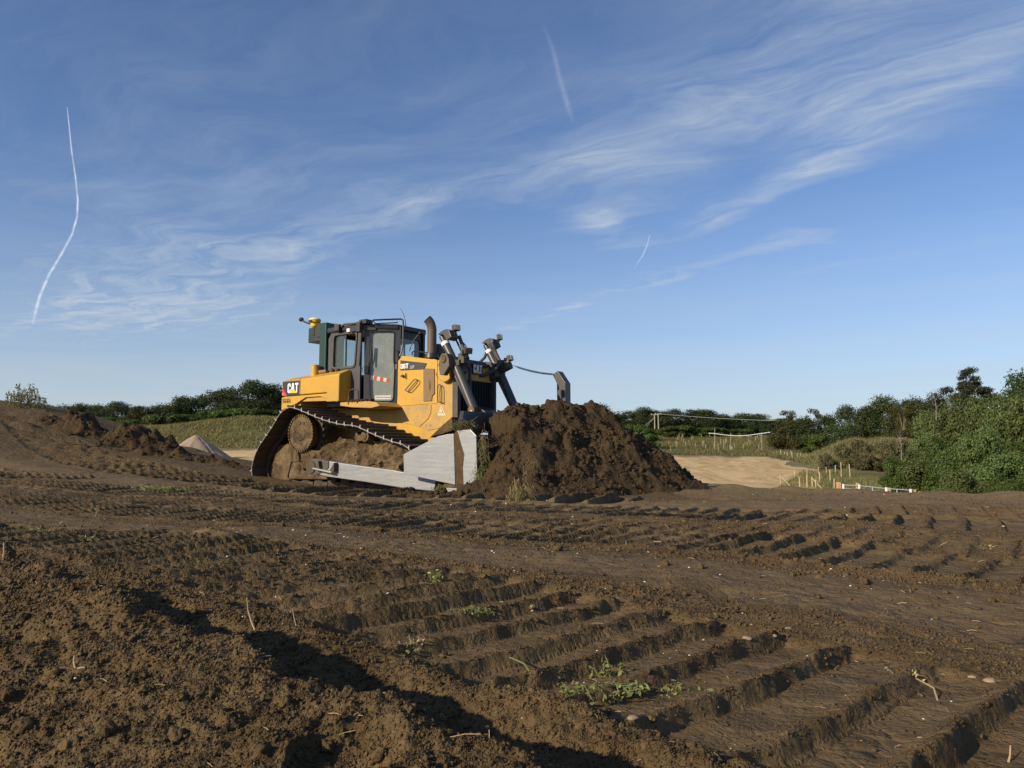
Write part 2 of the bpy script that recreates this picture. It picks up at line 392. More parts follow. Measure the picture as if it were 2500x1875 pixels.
def make_mud():
    m, w = material('dried_mud'); vec = w.n('ShaderNodeTexCoord').outputs['Object']
    n1 = w.noise(vec, 3.2, 6, .65, .7); n2 = w.noise(vec, 28, 5, .7); n3 = w.noise(vec, 75, 3, .6)
    c = w.mix(w.ramp(n1, .40, .62), (.058, .040, .022), (.175, .125, .066)); c = w.mix(w.math('MULTIPLY', w.ramp(n2, .50, .64), .75), c, (.085, .058, .033)); c = w.mix(w.math('MULTIPLY', w.ramp(n3, .56, .66), .5), c, (.21, .155, .09))
    b = w.n('ShaderNodeBsdfPrincipled', {'Base Color': c, 'Roughness': .95, 'Specular IOR Level': .12, 'Normal': soil_bump(w, vec, .75).outputs[0]}); finish(w, b.outputs[0]); return m
def make_steel():
    m, w = material('worn_blade_steel'); vec = w.n('ShaderNodeTexCoord').outputs['Object']
    st = w.n('ShaderNodeVectorMath', {0: vec, 1: (1.2, 3.0, 16.0)}, operation='MULTIPLY').outputs[0]
    sc = w.noise(st, 2.2, 6, .7); n1 = w.noise(vec, 1.7, 5, .6, .5); n2 = w.noise(vec, 16, 5, .7); n3 = w.noise(vec, 60, 3, .6)
    c = w.mix(w.ramp(sc, .3, .72), (.255, .27, .28), (.315, .325, .33))
    c = w.mix(w.math('MULTIPLY', w.ramp(n1, .50, .72), .55), c, (.36, .31, .22))
    c = w.mix(w.math('MULTIPLY', w.ramp(n2, .60, .70), .65), c, (.20, .145, .085)); c = w.mix(w.math('MULTIPLY', w.ramp(n3, .66, .72), .6), c, (.11, .075, .045))
    b = w.n('ShaderNodeBsdfPrincipled', {'Base Color': c, 'Roughness': w.math('MULTIPLY_ADD', sc, .3, .28), 'Metallic': .35, 'Normal': w.n('ShaderNodeBump', {'Strength': .15, 'Distance': .006, 'Height': w.math('ADD', sc, n2)}).outputs[0]}); finish(w, b.outputs[0]); return m
M = dict(
    ground=make_ground(), soil=make_soil('loose_soil'), darksoil=make_soil('dark_soil', (.040, .0255, .0135)),  # darksoil: deep brown heap soil; on the left heaps it paints self-shadow
    sand=make_plain('gravel_sand', (.30, .235, .155), .95, 0, .25, 30),
    yellow=make_paint('yellow_paint', (.58, .325, .034), amount=.48, rough=.40, reach=1.22),
    yellow2=make_paint('yellow_paint_muddy', (.52, .30, .05), dirt=(.34, .235, .115), amount=.85, rough=.5, reach=1.45),
    black=make_paint('black_paint', (.026, .027, .030), dirt=(.11, .085, .06), amount=.18, rough=.38, low=False, spots=False),
    cab=make_paint('cab_grey_paint', (.062, .064, .068), dirt=(.13, .105, .075), amount=.22, rough=.42, low=False, spots=False),
    ram=make_paint('ram_dark_steel', (.055, .056, .058), dirt=(.14, .11, .08), amount=.3, rough=.35, low=False, spots=False),
    dusty=make_paint('dusty_black', (.05, .048, .045), dirt=(.19, .155, .105), amount=.7, rough=.6, low=False, spots=False),
    green=make_paint('dark_green_paint', (.013, .045, .031), dirt=(.08, .09, .06), amount=.2, rough=.35, low=False, spots=False),
    steel=make_steel(),
    bright=make_plain('polished_edge', (.42, .39, .35), .4, .5),
    shoe=make_paint('muddy_track_steel', (.045, .036, .030), dirt=(.10, .068, .042), amount=.9, rough=.6),
    mudtan=make_mud(),
    exhaust=make_paint('sooty_exhaust', (.115, .082, .055), dirt=(.07, .055, .045), amount=.5, rough=.55, low=False, spots=False),
    tan=make_paint('dusty_mesh_panel', (.21, .135, .06), dirt=(.26, .19, .11), amount=.35, rough=.7),
    rubber=make_plain('black_rubber', (.018, .018, .019), .55), white=make_plain('white_vinyl', (.78, .78, .76), .5, 0, .05),
    decal=make_plain('decal_charcoal', (.024, .026, .030), .45), red=make_plain('red_vinyl', (.55, .03, .06), .5, 0, .05),
    orange=make_plain('orange_vinyl', (.75, .13, .03), .5, 0, .08), yelv=make_plain('yellow_vinyl', (.80, .48, .03), .45, 0, .05),
    gpsy=make_plain('receiver_yellow', (.72, .47, .02), .45, 0, .08), lens=make_plain('lamp_lens_dusty', (.42, .38, .28), .35, 0, .15),
    glassd=make_glass('dusty_door_glass', .78, (.37, .41, .37)), glass=make_glass('window_glass', .10),
    seat=make_plain('seat_cloth', (.035, .035, .038), .9), darkin=make_plain('dark_grille', (.010, .010, .011), .7),
    orangelens=make_plain('amber_marker', (.75, .34, .04), .35),
    turf=make_plain('rough_turf', (.125, .11, .05), .95, 0, .35, 1.5),
    oak=make_leaf('oak_leaves', ((.028, .048, .013), (.052, .078, .020), (.064, .086, .026))),
    olive=make_leaf('yellowing_leaves', ((.045, .060, .014), (.075, .082, .020), (.085, .075, .020))),
    willow=make_leaf('willow_leaves', ((.080, .118, .030), (.155, .195, .062), (.115, .155, .042))),
    pine=make_leaf('pine_needles', ((.020, .032, .016), (.034, .046, .022), (.040, .048, .022)), .15),
    haw=make_leaf('hedge_leaves', ((.056, .095, .018), (.105, .150, .032), (.080, .120, .026))),
    scrub=make_leaf('bramble_leaves', ((.12, .115, .05), (.20, .165, .085), (.10, .12, .04))),
    weed=make_leaf('weed_leaves', ((.16, .20, .075), (.25, .27, .10), (.24, .22, .09)), .3),
    drygrass=make_leaf('dry_grass', ((.22, .17, .075), (.30, .235, .11), (.16, .13, .05)), .25),
    bankgrass=make_leaf('bank_grass', ((.13, .125, .042), (.27, .22, .09), (.19, .16, .06)), .25),
    fieldgrass=make_leaf('meadow_grass', ((.10, .115, .035), (.22, .185, .075), (.15, .145, .05)), .25),
    reed=make_leaf('rank_weeds', ((.17, .145, .065), (.27, .205, .11), (.13, .135, .05)), .25),
    tuft=make_leaf('green_tuft', ((.16, .20, .055), (.28, .30, .11), (.26, .25, .10)), .3),
    straw=make_plain('straw', (.36, .28, .15), .8, 0, .25, 8), chip=make_plain('flint_chip', (.56, .51, .42), .7, 0, .25, 3),
    stone=make_plain('rounded_flint', (.25, .185, .115), .75, 0, .45, 9), bark=make_plain('bark', (.075, .060, .045), .9, 0, .3, 6),
    palebark=make_plain('pale_bark', (.17, .15, .12), .9, 0, .25, 4),
    wood=make_plain('new_fence_timber', (.47, .37, .21), .85, 0, .2, 6), rawwood=make_plain('orange_sawn_timber', (.50, .31, .15), .85, 0, .2, 6),
    pole=make_plain('weathered_pole', (.33, .28, .21), .85, 0, .25, 4), galv=make_plain('galvanised_steel', (.60, .63, .63), .45, .5, .1, 6),
    whitebar=make_plain('white_plastic_bar', (.80, .80, .78), .5, 0, .05), cable=make_plain('pale_cable', (.45, .48, .40), .5, 0, .05),
)

# ------------------------------------------------------------------ the ground
CTRL = [(0, 2, 0), (-1.5, 1.2, 0.02), (1.5, 1.5, 0), (0, 4, 0), (-2, 4, 0), (2.5, 4, 0), (4, 3, 0), (-4, 6, 0), (0, 8, -.03), (3, 7, 0), (5, 8.6, .02),
        (3.5, 14.4, -.05), (-2.5, 15, -.09), (0, 13, -.08), (-1, 11, -.07), (2, 11, -.06), (-4, 13.5, -.02), (6, 5, .02), (0, -15, 0), (10, -5, 0), (-10, -6, 0),
        (-11, 7, .25), (-22, 20, 2.4), (-24, 28, 2.7), (-2, 20, -.1), (-6, 23, .1), (-28, 6, 1.0), (3, 18, -.1), (9, 4, 0)]
for px, py, d in ((0, 1128, 16), (0, 1070, 19), (0, 1020, 22), (0, 980, 25), (100, 1150, 14), (150, 1062, 21), (200, 1040, 23), (300, 1120, 17), (300, 1180, 11.5),
                  (450, 1150, 15), (550, 1165, 14.5), (0, 1210, 9), (150, 1210, 9.3), (330, 1095, 20), (430, 1122, 18), (80, 996, 24.5), (230, 1060, 23)):
    CTRL.append(tuple(at(px, py, d)))
CTRL = np.array(CTRL, float)
def _phi(r2): return np.where(r2 > 1e-12, .5 * r2 * np.log(np.maximum(r2, 1e-12)), 0)
_D2 = ((CTRL[:, None, :2] - CTRL[None, :, :2]) ** 2).sum(-1); _k = len(CTRL)
_A = np.zeros((_k + 3, _k + 3)); _A[:_k, :_k] = _phi(_D2) + np.eye(_k) * .15; _A[:_k, _k] = 1; _A[:_k, _k + 1:] = CTRL[:, :2]; _A[_k:, :_k] = _A[:_k, _k:].T
_W = np.linalg.solve(_A, np.concatenate([CTRL[:, 2], np.zeros(3)]))
def plateau(X, Y):
    X = np.asarray(X, float); Y = np.asarray(Y, float); z = _W[_k] + _W[_k + 1] * X + _W[_k + 2] * Y
    for i in range(_k): z = z + _W[i] * _phi((X - CTRL[i, 0]) ** 2 + (Y - CTRL[i, 1]) ** 2)
    return z
EDGE = np.array([(40, -40), (16, -4), (11, 2.4), (8.2, 7.0), (6.55, 9.7), (5.2, 11.9), (4.1, 13.8), (3.4, 16), (1.5, 19.5), (-2, 21.5), (-5, 22.2), (-7.5, 22.5), (-10, 24),
                 (-13, 26), (-17, 27.5), (-24, 30), (-45, 34), (-60, -40)], float)
def edge_dist(X, Y):
    """distance to the rim of the earth platform, positive inside"""
    best = np.full(X.shape, 1e9); ins = np.zeros(X.shape, bool); n = len(EDGE)
    for i in range(n):
        a, b = EDGE[i], EDGE[(i + 1) % n]; e = b - a
        t = np.clip(((X - a[0]) * e[0] + (Y - a[1]) * e[1]) / (e @ e), 0, 1)
        best = np.minimum(best, (X - a[0] - t * e[0]) ** 2 + (Y - a[1] - t * e[1]) ** 2)
        c = (a[1] > Y) != (b[1] > Y)
        ins ^= c & (X < (b[0] - a[0]) * (Y - a[1]) / np.where(abs(b[1] - a[1]) < 1e-9, 1e-9, b[1] - a[1]) + a[0])
    return np.sqrt(best) * np.where(ins, 1, -1)
def farland(X, Y):
    X = np.asarray(X, float); Y = np.asarray(Y, float); d = np.maximum(Y, 0); u = X / np.maximum(Y, 5)
    zr = np.interp(d, [0, 75, 90, 140, 220, 300, 3000], [-3, -3, -2.6, .4, 5.4, 6.2, 9])
    bank = np.interp(u, [-.75, -.56, -.50, -.46, -.40, -.36, -.2], [.75, .82, .72, .74, .93, 1.0, 1.0])
    zl = np.interp(d, [0, 40, 60, 78, 82], [-1, -.5, .0, 1.0, 1.2]) + bank * np.interp(d, [79, 83, 94, 110, 300, 3000], [0, .5, 3.6, 3.9, 4.5, 6])
    w = sstep(-.16, .06, u)
    z = zl * (1 - w) + zr * w
    return z + .10 * fbm(X, Y, .12, 3, 40) * sstep(15, 60, d) + .35 * fbm(X, Y, .10, 3, 44) * sstep(84, 92, d) * (1 - w)
def along(X, Y, path):
    """coordinates on a track: distance along, signed offset (right positive)"""
    P = np.array(path, float); bs = np.full(X.shape, 1e9); S = np.zeros(X.shape); T = np.full(X.shape, 99.); acc = 0
    for i in range(len(P) - 1):
        a, b = P[i], P[i + 1]; e = b - a; L = np.hypot(*e); e = e / L
        s = (X - a[0]) * e[0] + (Y - a[1]) * e[1]; t = (X - a[0]) * e[1] - (Y - a[1]) * e[0]
        sc = np.clip(s, 0, L); d2 = (s - sc) ** 2 + t * t; m = d2 < bs
        bs = np.where(m, d2, bs); S = np.where(m, acc + s, S); T = np.where(m, np.where(s == sc, t, np.sign(t) * np.sqrt(d2)), T); acc += L
    return S, T
def smooth_path(p, k=4):
    p = np.array(p, float); q = np.vstack([2 * p[0] - p[1], p, 2 * p[-1] - p[-2]]); out = []
    for i in range(1, len(q) - 2):
        for t in np.linspace(0, 1, k, endpoint=False):
            out.append(.5 * (2 * q[i] + (q[i + 1] - q[i - 1]) * t + (2 * q[i - 1] - 5 * q[i] + 4 * q[i + 1] - q[i + 2]) * t ** 2 + (3 * q[i] - q[i - 1] - 3 * q[i + 1] + q[i + 2]) * t ** 3))
    return np.array(out + [p[-1]])
# crawler tracks: path, width, pitch, depth, how broken up they are
TRACKS = [
    (smooth_path([(-8, 7.0), (-5, 6.0), (-2.55, 5.0), (-.94, 3.56), (-.26, 2.81), (.41, 2.07), (1.08, 1.33), (2.06, .25), (3.26, -1.15)]), 1.0, .210, .046, .3),
    (smooth_path([(-9, 9.6), (-6, 8.7), (-3.5, 7.6), (-1.5, 6.7), (0, 5.8), (1.0, 5.0), (2.03, 4.13), (3.2, 3.1), (4.6, 1.9), (6.5, .2)]), .98, .215, .042, .3),
    (smooth_path([(-7, 11.0), (-4, 10.0), (-1, 8.7), (1.0, 7.6), (2.0, 6.95), (3.1, 6.25), (5, 5.2), (7, 4.2), (10, 2.6)]), 1.05, .240, .046, .3),
    (smooth_path([(-16.5, 25), (-13.6, 21.6), (-10, 17.6), (-7.2, 14.9), (-4.6, 13.0), (-2, 11.6), (1, 10.2)]), 1.5, .42, .11, .25),
    (smooth_path([(-16, 19), (-12, 15.6), (-9.2, 13.2), (-7.4, 12.2)]), 1.3, .38, .09, .25),
    (smooth_path([(-7.5, 9.9), (-4.5, 9.1), (-1.2, 7.5), (1.0, 5.9), (2.5, 4.75), (4.2, 3.5), (7, 1.4)]), .9, .225, .026, .5),
    (smooth_path([(-5, 11.4), (-1, 9.6), (1.4, 8.3), (3.6, 7.15), (6, 6.1), (8, 5.2)]), .85, .225, .034, .4),
]
SMOOTHROAD = smooth_path([(-17, 21.5), (-12.5, 17), (-9, 14.0), (-6.2, 12.0), (-3, 10.6), (0, 9.6), (4, 8.2)])
SMOOTHB = smooth_path([(-6, 7.6), (-3, 6.0), (-.6, 4.75), (1.0, 3.35), (2.6, 1.9), (4, .6)])
NR = np.array([.70, .71])                        # across the windrow at the photographer's feet
def ground_z(X, Y, spacing=None, want_zone=False):
    X = np.asarray(X, float); Y = np.asarray(Y, float); d = np.hypot(X, Y)
    if spacing is None: spacing = np.full(X.shape, .05)
    ed = edge_dist(X, Y) + .35 * fbm(X, Y, .55, 3, 3)
    zp = plateau(X, Y); zf = farland(X, Y)
    inside = sstep(-4.2, .35, ed)
    near = np.clip((34 - d) / 8, 0, 1)
    fade = lambda cell: np.clip(cell / (spacing * 2.5) - .4, 0, 1)
    # broad unevenness, then clods of falling size
    un = .040 * fbm(X, Y, .45, 3, 11) + .012 * fbm(X, Y, 1.7, 3, 12)
    rough = np.clip(.30 + .75 * fbm(X, Y, .6, 2, 15), .08, .9)
    packed = np.zeros(X.shape); z = np.zeros(X.shape)
    for pth, wid, amt in ((SMOOTHROAD, 1.5, .75), (SMOOTHB, .75, .45)):
        S, T = along(X, Y, pth); k = amt * (1 - sstep(wid * .30, wid * .62, abs(T + .12 * fbm(X, Y, .9, 2, 21))))
        packed = np.maximum(packed, k)
    # windrow with the photographer standing on its near side, and the small lip beside the print
    n = X * NR[0] + Y * NR[1]; nn = n + .05 * fbm(X, Y, 2.2, 3, 31) - .64
    al_ = X * .71 - Y * .70
    wind = np.exp(-np.where(nn < 0, (nn / .50) ** 2, (nn / .115) ** 2)) * (.222 + .030 * fbm(X, Y, 1.3, 2, 33)) * sstep(-7, -3.6, al_)
    wind = np.where(n < .2, np.maximum(wind, .03), wind)
    lip = np.exp(-((n - 1.16 + .04 * fbm(X, Y, 2.5, 2, 35)) / .11) ** 2) * .055 * sstep(-5, -2.0, al_)
    loose = np.clip(wind / .09, 0, 1) * (n < 1.2); big = np.clip((.30 - n) / .35, 0, 1) * loose
    z -= loose * (.55 * lumps(X + .03 * pn(X * 9, Y * 9, 41), Y, .17, 42, .30) + .5 * lumps(X, Y + .02 * pn(X * 15, Y * 15, 43), .075, 44, .25))
    z += wind + lip - .03 * np.exp(-((n - .92) / .14) ** 2); rough = np.maximum(rough, loose * 1.15); rough = np.maximum(rough, np.clip(lip / .04, 0, .8))
    # crawler prints: long gentle rise, sudden drop at each grouser
    for i, (pth, wid, pit, dep, brk) in enumerate(TRACKS):
        S, T = along(X, Y, pth); wob = .024 * fbm(X, Y, 1.1, 2, 50 + i) + .008 * fbm(X, Y, 7, 2, 60 + i)
        e = abs(T + wob) / (wid / 2); inn = 1 - sstep(.92, 1.03, e)
        ph = (S + wob * .9 + .004 * pn(X * 14, Y * 14, 70 + i) + .0015 * pn(X * 40, Y * 40, 75 + i)) / pit; fr = ph - np.floor(ph)
        cellr = _hash(np.floor(ph), np.zeros(ph.shape), 80 + i)
        saw = (.30 * fr + .70 * sstep(.45, .86, fr)) * (1 - sstep(.85, .965, fr))
        wear = np.clip(1.0 + .45 * fbm(X, Y, .9, 2, 90 + i) + .5 * (cellr - .5) - brk * .25, .25, 1.35)
        wear = wear * np.clip(1.15 - .55 * np.clip(fbm(X, Y, 3.5, 2, 95 + i), 0, 1), .45, 1)
        z += inn * (saw * dep * wear - dep * .42 * np.clip(wear, 0, 1)) * np.clip(pit / (spacing * 1.6), 0, 1)
        rim = np.exp(-((e - 1.10) / .09) ** 2) * .013 * np.clip(1 + fbm(X, Y, 2.1, 2, 99), 0, 2); z += rim
        top = inn * np.clip((saw - .55) * 2.5, 0, 1)
        rough = rough * (1 - inn * .92) + inn * top * .30; packed = np.maximum(packed, inn * .35 * (1 - top))
    rough = np.maximum(rough, .95 * sstep(11, 14, d) * sstep(-2.5, -4.5, X) * np.clip(.6 + fbm(X, Y, .5, 2, 17), 0, 1)); rough = rough * (1 - .85 * packed)
    lum = (.30 * lumps(X, Y, .30, 1, .22) * fade(.15) * np.clip(rough * 1.4 - .75, 0, 1) + (.12 + .9 * big) * lumps(X, Y, .125, 2, .38) * fade(.07) * np.clip(rough * 1.25 - .25, 0, 1)
           + (.20 + .35 * big) * lumps(X + .02 * pn(X * 30, Y * 30, 4), Y, .052, 3, .30) * fade(.03) * np.clip(rough * 1.1 - .02, .05, 1)
           + .22 * lumps(X, Y + .01 * pn(X * 60, Y * 60, 6), .024, 4, .15) * fade(.016) * np.clip(rough + .12, .1, 1)
           + .18 * lumps(X, Y, .0115, 5, .4) * fade(.009) * np.clip(rough + .12, .1, 1))
    fine = (.012 * fbm(X, Y, 9, 3, 7) * fade(.06) + .006 * fbm(X, Y, 38, 3, 8) * fade(.02)) * np.clip(rough * 1.3 + .1, .1, 1)
    crest = .05 * np.exp(-(ed / .7) ** 2) * (1 + fbm(X, Y, 1.2, 2, 5))
    det = (un + z + lum + fine + crest) * near
    # where the machine stands and works the ground is kept even
    zz = (zp + det * sstep(-2.5, .5, ed)) * inside + zf * (1 - inside)
    if not want_zone: return zz
    u = X / np.maximum(Y, 5); out = 1 - sstep(-3.2, -.4, ed)
    lim = np.interp(u, [-.7, -.16, -.1, .19, .33, .40, .42], [79, 79, 80, 137, 134, 112, 60]) + 3 * fbm(X, Y, .15, 3, 77)
    sand = out * (1 - sstep(-2, 2, Y - lim)) * (1 - sstep(.40, .43, u + .01 * fbm(X, Y, .2, 2, 78))) * (Y > 0)
    grass = out * (1 - sand)
    dry = sstep(-2.6, .9, 2.2 - abs(ed - .2)) * (X > 2.5) * 1.0      # paler rim: sunlight on the platform edge painted into the colour
    return zz, np.stack([sand, grass, np.clip(np.maximum(packed, dry) * (1 - out), 0, 1)], -1)
def gz(x, y): return float(ground_z(np.array([float(x)]), np.array([float(y)]), np.array([.0015 * math.hypot(x, y) + .004]))[0])
def hit(px, py, d0=40, d1=400):                  # the far land seen at that pixel
    ds = np.linspace(d0, d1, 3000); r = ray(px, py); k = ds / r[1]; P = np.array([0, 0, CAMH]) + k[:, None] * r
    h = farland(P[:, 0], P[:, 1]); i = int(np.argmax(P[:, 2] <= h)); i = i if P[i, 2] <= h[i] else len(ds) - 1
    return P[i]
def build_ground():
    A1 = np.linspace(-R(41), R(41), 860); A0 = np.linspace(R(41), 2 * np.pi - R(41), 72)[1:-1]
    ang = np.concatenate([A1, A0]); n = len(ang)
    rad = np.concatenate([np.geomspace(.34, 27, 860), np.geomspace(27, 45, 50)[1:], np.geomspace(45, 420, 60)[1:], [900, 2500, 7000]])
    RR, AA = np.meshgrid(rad, ang, indexing='ij'); X = RR * np.sin(AA); Y = RR * np.cos(AA)
    sp = RR * .0042
    Z, zone = ground_z(X.ravel(), Y.ravel(), sp.ravel(), True)
    V = np.stack([X.ravel(), Y.ravel(), Z], -1); m = len(rad)
    i = np.arange(m - 1)[:, None] * n; j = np.arange(n)[None]; j2 = (j + 1) % n
    F = np.stack([i + j, i + n + j, i + n + j2, i + j2], -1).reshape(-1, 4)[:, ::-1]
    V = np.vstack([V, [0, 0, float(Z[:n].mean())]])
    o = mesh_np('ground', V, F, M['ground'], smooth=True); me = o.data
    ca = me.color_attributes.new('zone', 'FLOAT_COLOR', 'POINT')
    ca.data.foreach_set('color', np.hstack([np.vstack([zone, [0, 0, 0]]), np.ones((len(V), 1))]).astype(np.float32).ravel())
    tag(o, kind='structure'); return o
build_ground()

# ------------------------------------------------------------------ the bulldozer
DZ = empty('bulldozer', DO, 'large yellow crawler bulldozer with dark cab pushing a heap of brown soil', 'bulldozer', rz=-R(DYAW))
def part(mb, name, mat, parent=DZ, label=None, **k):
    o = mb.build(name, mat, parent, **k)
    if label: o['label'] = label
    return o
def Us(pts, y, z=None): return [U(*(z(*p) if z else p), y) for p in pts]
def words(body, loc, size, rot, mat, parent, bold=.0, sx=1.0, name='lettering', outline=False, track=1.0):
    cu = bpy.data.curves.new(name, 'FONT'); cu.body = body; cu.size = size; cu.extrude = .0012; cu.offset = bold; cu.space_character = track
    cu.align_x = 'LEFT'; cu.align_y = 'BOTTOM_BASELINE'; cu.materials.append(mat)
    if outline: cu.fill_mode = 'NONE'; cu.bevel_depth = outline; cu.extrude = 0; cu.bevel_resolution = 0
    t_ = bpy.data.objects.new(name, cu); COL.objects.link(t_); bpy.context.view_layer.update()
    me = bpy.data.meshes.new_from_object(t_.evaluated_get(bpy.context.evaluated_depsgraph_get())); bpy.data.objects.remove(t_)
    o = bpy.data.objects.new(name, me); COL.objects.link(o); o.parent = parent; o.location = loc; o.rotation_euler = rot; o.scale = (sx, 1, 1); return o
LETTER = {   # heavy block capitals on a unit-high grid: outer outline
    'C': [(.50, .62), (.50, .86), (.40, 1), (.12, 1), (0, .86), (0, .14), (.12, 0), (.40, 0), (.50, .14), (.50, .38), (.33, .38), (.33, .17), (.17, .17), (.17, .83), (.33, .83), (.33, .62)],
    'A': [(0, 0), (.17, 1), (.45, 1), (.62, 0), (.45, 0), (.425, .17), (.195, .17), (.17, 0)],
    'T': [(0, .82), (0, 1), (.54, 1), (.54, .82), (.36, .82), (.36, 0), (.18, 0), (.18, .82)],
    'D': [(0, 0), (0, 1), (.34, 1), (.50, .86), (.50, .14), (.34, 0)],
    '6': [(.50, .70), (.50, .86), (.38, 1), (.12, 1), (0, .86), (0, .14), (.12, 0), (.38, 0), (.50, .14), (.50, .48), (.40, .58), (.17, .58), (.17, .83), (.33, .83), (.33, .70)],
}
def block(txt, x, z, h, wscale, gap, frame, mat, parent, depth=.006, name='lettering'):
    mb = MB()
    for ch in txt:
        P = [(x + a * h * wscale, z + b * h) for a, b in LETTER[ch]]; mb.prism(P, 0, -depth, frame=frame)
        x += (max(a for a, b in LETTER[ch]) + gap) * h * wscale
    return mb.build(name, mat, parent)
def plane_y(y0): return lambda x, y, z: (x, y0 + y, z)

def hull():
    # engine enclosure, main frame and side panels
    body = [(.80, 1.02), (.80, 2.44), (.93, 2.51), (2.02, 2.345), (2.20, 2.27), (2.20, 1.22), (2.08, 1.06), (1.70, .80), (.9, .78)]
    hood = part(MB().prism(body, -.515, .515), 'engine_hood', M['yellow'], bevel=.03)
    low = MB().span((-1.55, -.50, .62), (.81, .50, 1.56)); part(low, 'main_frame', M['yellow2'], bevel=.015)
    part(MB().span((-1.2, -.45, .48), (1.7, .45, .625)), 'belly_guard', M['shoe'])
    for s in (1, -1):
        def fr(x, y, z): return (x, -s * (.515 + .012 - y), z)
        y = -.53
        rear = Us([(270, 1393), (305, 760), (345, 712), (812, 765), (812, 1352)], y, z2)
        pn_ = part(MB().prism(rounded(rear, .02), -.0, .014, frame=fr), 'engine_side_panel', M['yellow'], bevel=.005)
        lowp = Us([(255, 1590), (268, 1402), (732, 1372), (725, 1480), (690, 1560), (590, 1655), (575, 1670)], y, z2)
        part(MB().prism(lowp, 0, .012, frame=fr), 'lower_side_panel', M['yellow2'], bevel=.005)
        nose = Us([(822, 770), (905, 772), (1046, 985), (1075, 1550), (960, 1660), (690, 1720), (600, 1680), (735, 1560), (775, 1470), (790, 1368), (815, 1362)], y, z2)
        part(MB().prism(nose, 0, .010, frame=fr), 'nose_panel', M['yellow2'], bevel=.004)
        sc = Us([(660, 1725), (1000, 1640), (905, 1740), (700, 1770)], y, z2)
        if s == 1:
            dec = Us([(320, 772), (670, 810), (635, 890), (315, 905)], -.54, z2)
            d = part(MB().prism(dec, -.0285, -.026, frame=lambda x, y_, z: (x, -.5145 + y_, z)), 'model_decal', M['decal'])
            a, b = U(*z2(322, 888), -.545), U(*z2(430, 812), -.545); h = (b[1] - a[1]) * .98
            fp = plane_y(-.5435)
            block('D6T', a[0], a[1], h, (b[0] - a[0]) / h / 1.72, .06, fp, M['white'], d, .003)
            # open the eyes of D and 6
            e = MB(); ws = (b[0] - a[0]) / h / 1.72
            e.prism([(a[0] + x * h * ws, a[1] + z * h) for x, z in [(.17, .17), (.17, .83), (.33, .83), (.33, .17)]], 0, -.0045, frame=fp)
            e.build('letter_counter', M['decal'], d); e = MB(); x6 = .56 + .0
            e.prism([(a[0] + (x6 + x) * h * ws, a[1] + z * h) for x, z in [(.17, .17), (.17, .42), (.33, .42), (.33, .17)]], 0, -.0045, frame=fp)
            e.build('letter_counter', M['decal'], d)
            c = U(*z2(447, 884), -.545); words('LGP', (c[0], -.5445, c[1]), h * .86, (R(90), 0, 0), M['white'], d, .0, .78, outline=.0022)
            gp = Us([(630, 897), (665, 882), (778, 886), (778, 1222), (748, 1250), (738, 1320), (630, 1325)], -.54, z2)
            g = part(MB().prism(gp, -.016, -.0, frame=lambda x, y_, z: (x, -.53 + y_, z)), 'air_screen', M['tan'], bevel=.004)
            cc = U(*z2(698, 1110), -.55); sw = MB()
            for rr in (.035, .062, .09):
                sw.tube([(cc[0] + rr * .55 * math.cos(t), -.547, cc[1] + rr * 1.25 * math.sin(t)) for t in np.linspace(-1.2, 1.4, 9)], .004, 5)
            sw.build('fan_swirl', M['mudtan'], g)
            hd = [U(*z2(x, y_), -.57) for x, y_ in ((385, 1175), (440, 1110), (505, 1035), (530, 1026), (560, 1045), (545, 1080), (490, 1145), (440, 1195), (400, 1188), (385, 1175))]
            part(MB().tube([(p[0], -.575, p[1]) for p in hd], .009, 6), 'grab_handle', M['dusty'])
            hd = [U(*z2(x, y_), -.57) for x, y_ in ((825, 1320), (822, 1200), (828, 1110), (850, 1098), (876, 1120), (880, 1220), (880, 1350))]
            part(MB().tube([(p[0], -.575, p[1]) for p in hd] + [(hd[-1][0], -.575, hd[-1][1] - .01)], .010, 6).tube([(hd[0][0], -.575, hd[0][1]), (hd[0][0] + .03, -.575, hd[0][1] - .03), (hd[-1][0], -.575, hd[0][1] - .02)], .009, 6), 'grab_handle', M['dusty'])
            c = U(*z2(350, 985), -.545)
            part(MB().lathe([(0, .03), (-.03, .025)], (c[0], -.54, c[1]), 'y', 10).span((c[0] - .055, -.562, c[1] - .006), (c[0] + .06, -.552, c[1] + .008)).span((c[0] + .075, -.56, c[1] - .06), (c[0] + .085, -.54, c[1] + .05)), 'panel_latch', M['rubber'])
            # warning triangle
            t3 = Us([(868, 1388), (922, 1514), (818, 1514)], -.54, z2); cx = sum(p[0] for p in t3) / 3; cz = sum(p[1] for p in t3) / 3
            inn = [(cx + (p[0] - cx) * .84, cz + (p[1] - cz) * .84) for p in t3]
            tr = part(MB().ring(t3, inn, 0, -.003, frame=plane_y(-.5305)), 'warning_triangle', M['white'])
            for tx, sz, dx, dz in (('48', .060, -.032, .002), ('AP50', .050, -.052, -.050)):
                words(tx, (cx + dx, -.533, cz + dz), sz, (R(90), 0, 0), M['white'], tr, .001, .8)
            cap = U(*z2(855, 960), -.6)
            part(MB().lathe([(.02, .17), (-.10, .17), (-.11, .16)], (cap[0] + .12, -.52, cap[1] + .02), 'y', 24), 'cylinder_mount', M['yellow2'], bevel=.004)
            part(MB().lathe([(.02, .085), (-.09, .085)], (cap[0], -.535, cap[1]), 'y', 6), 'mount_bolt', M['mudtan'], bevel=.006)
            h1 = MB()
            for pts in (((835, 850), (850, 790), (900, 768), (925, 775)), ((900, 860), (880, 820), (905, 790), (945, 790)), ((945, 800), (915, 830), (905, 865))):
                P = [U(*z2(*p), -.58) for p in pts]; h1.tube([(p[0], -.58, p[1]) for p in P], .010, 6)
            part(h1, 'hydraulic_hose', M['rubber'])
        else:
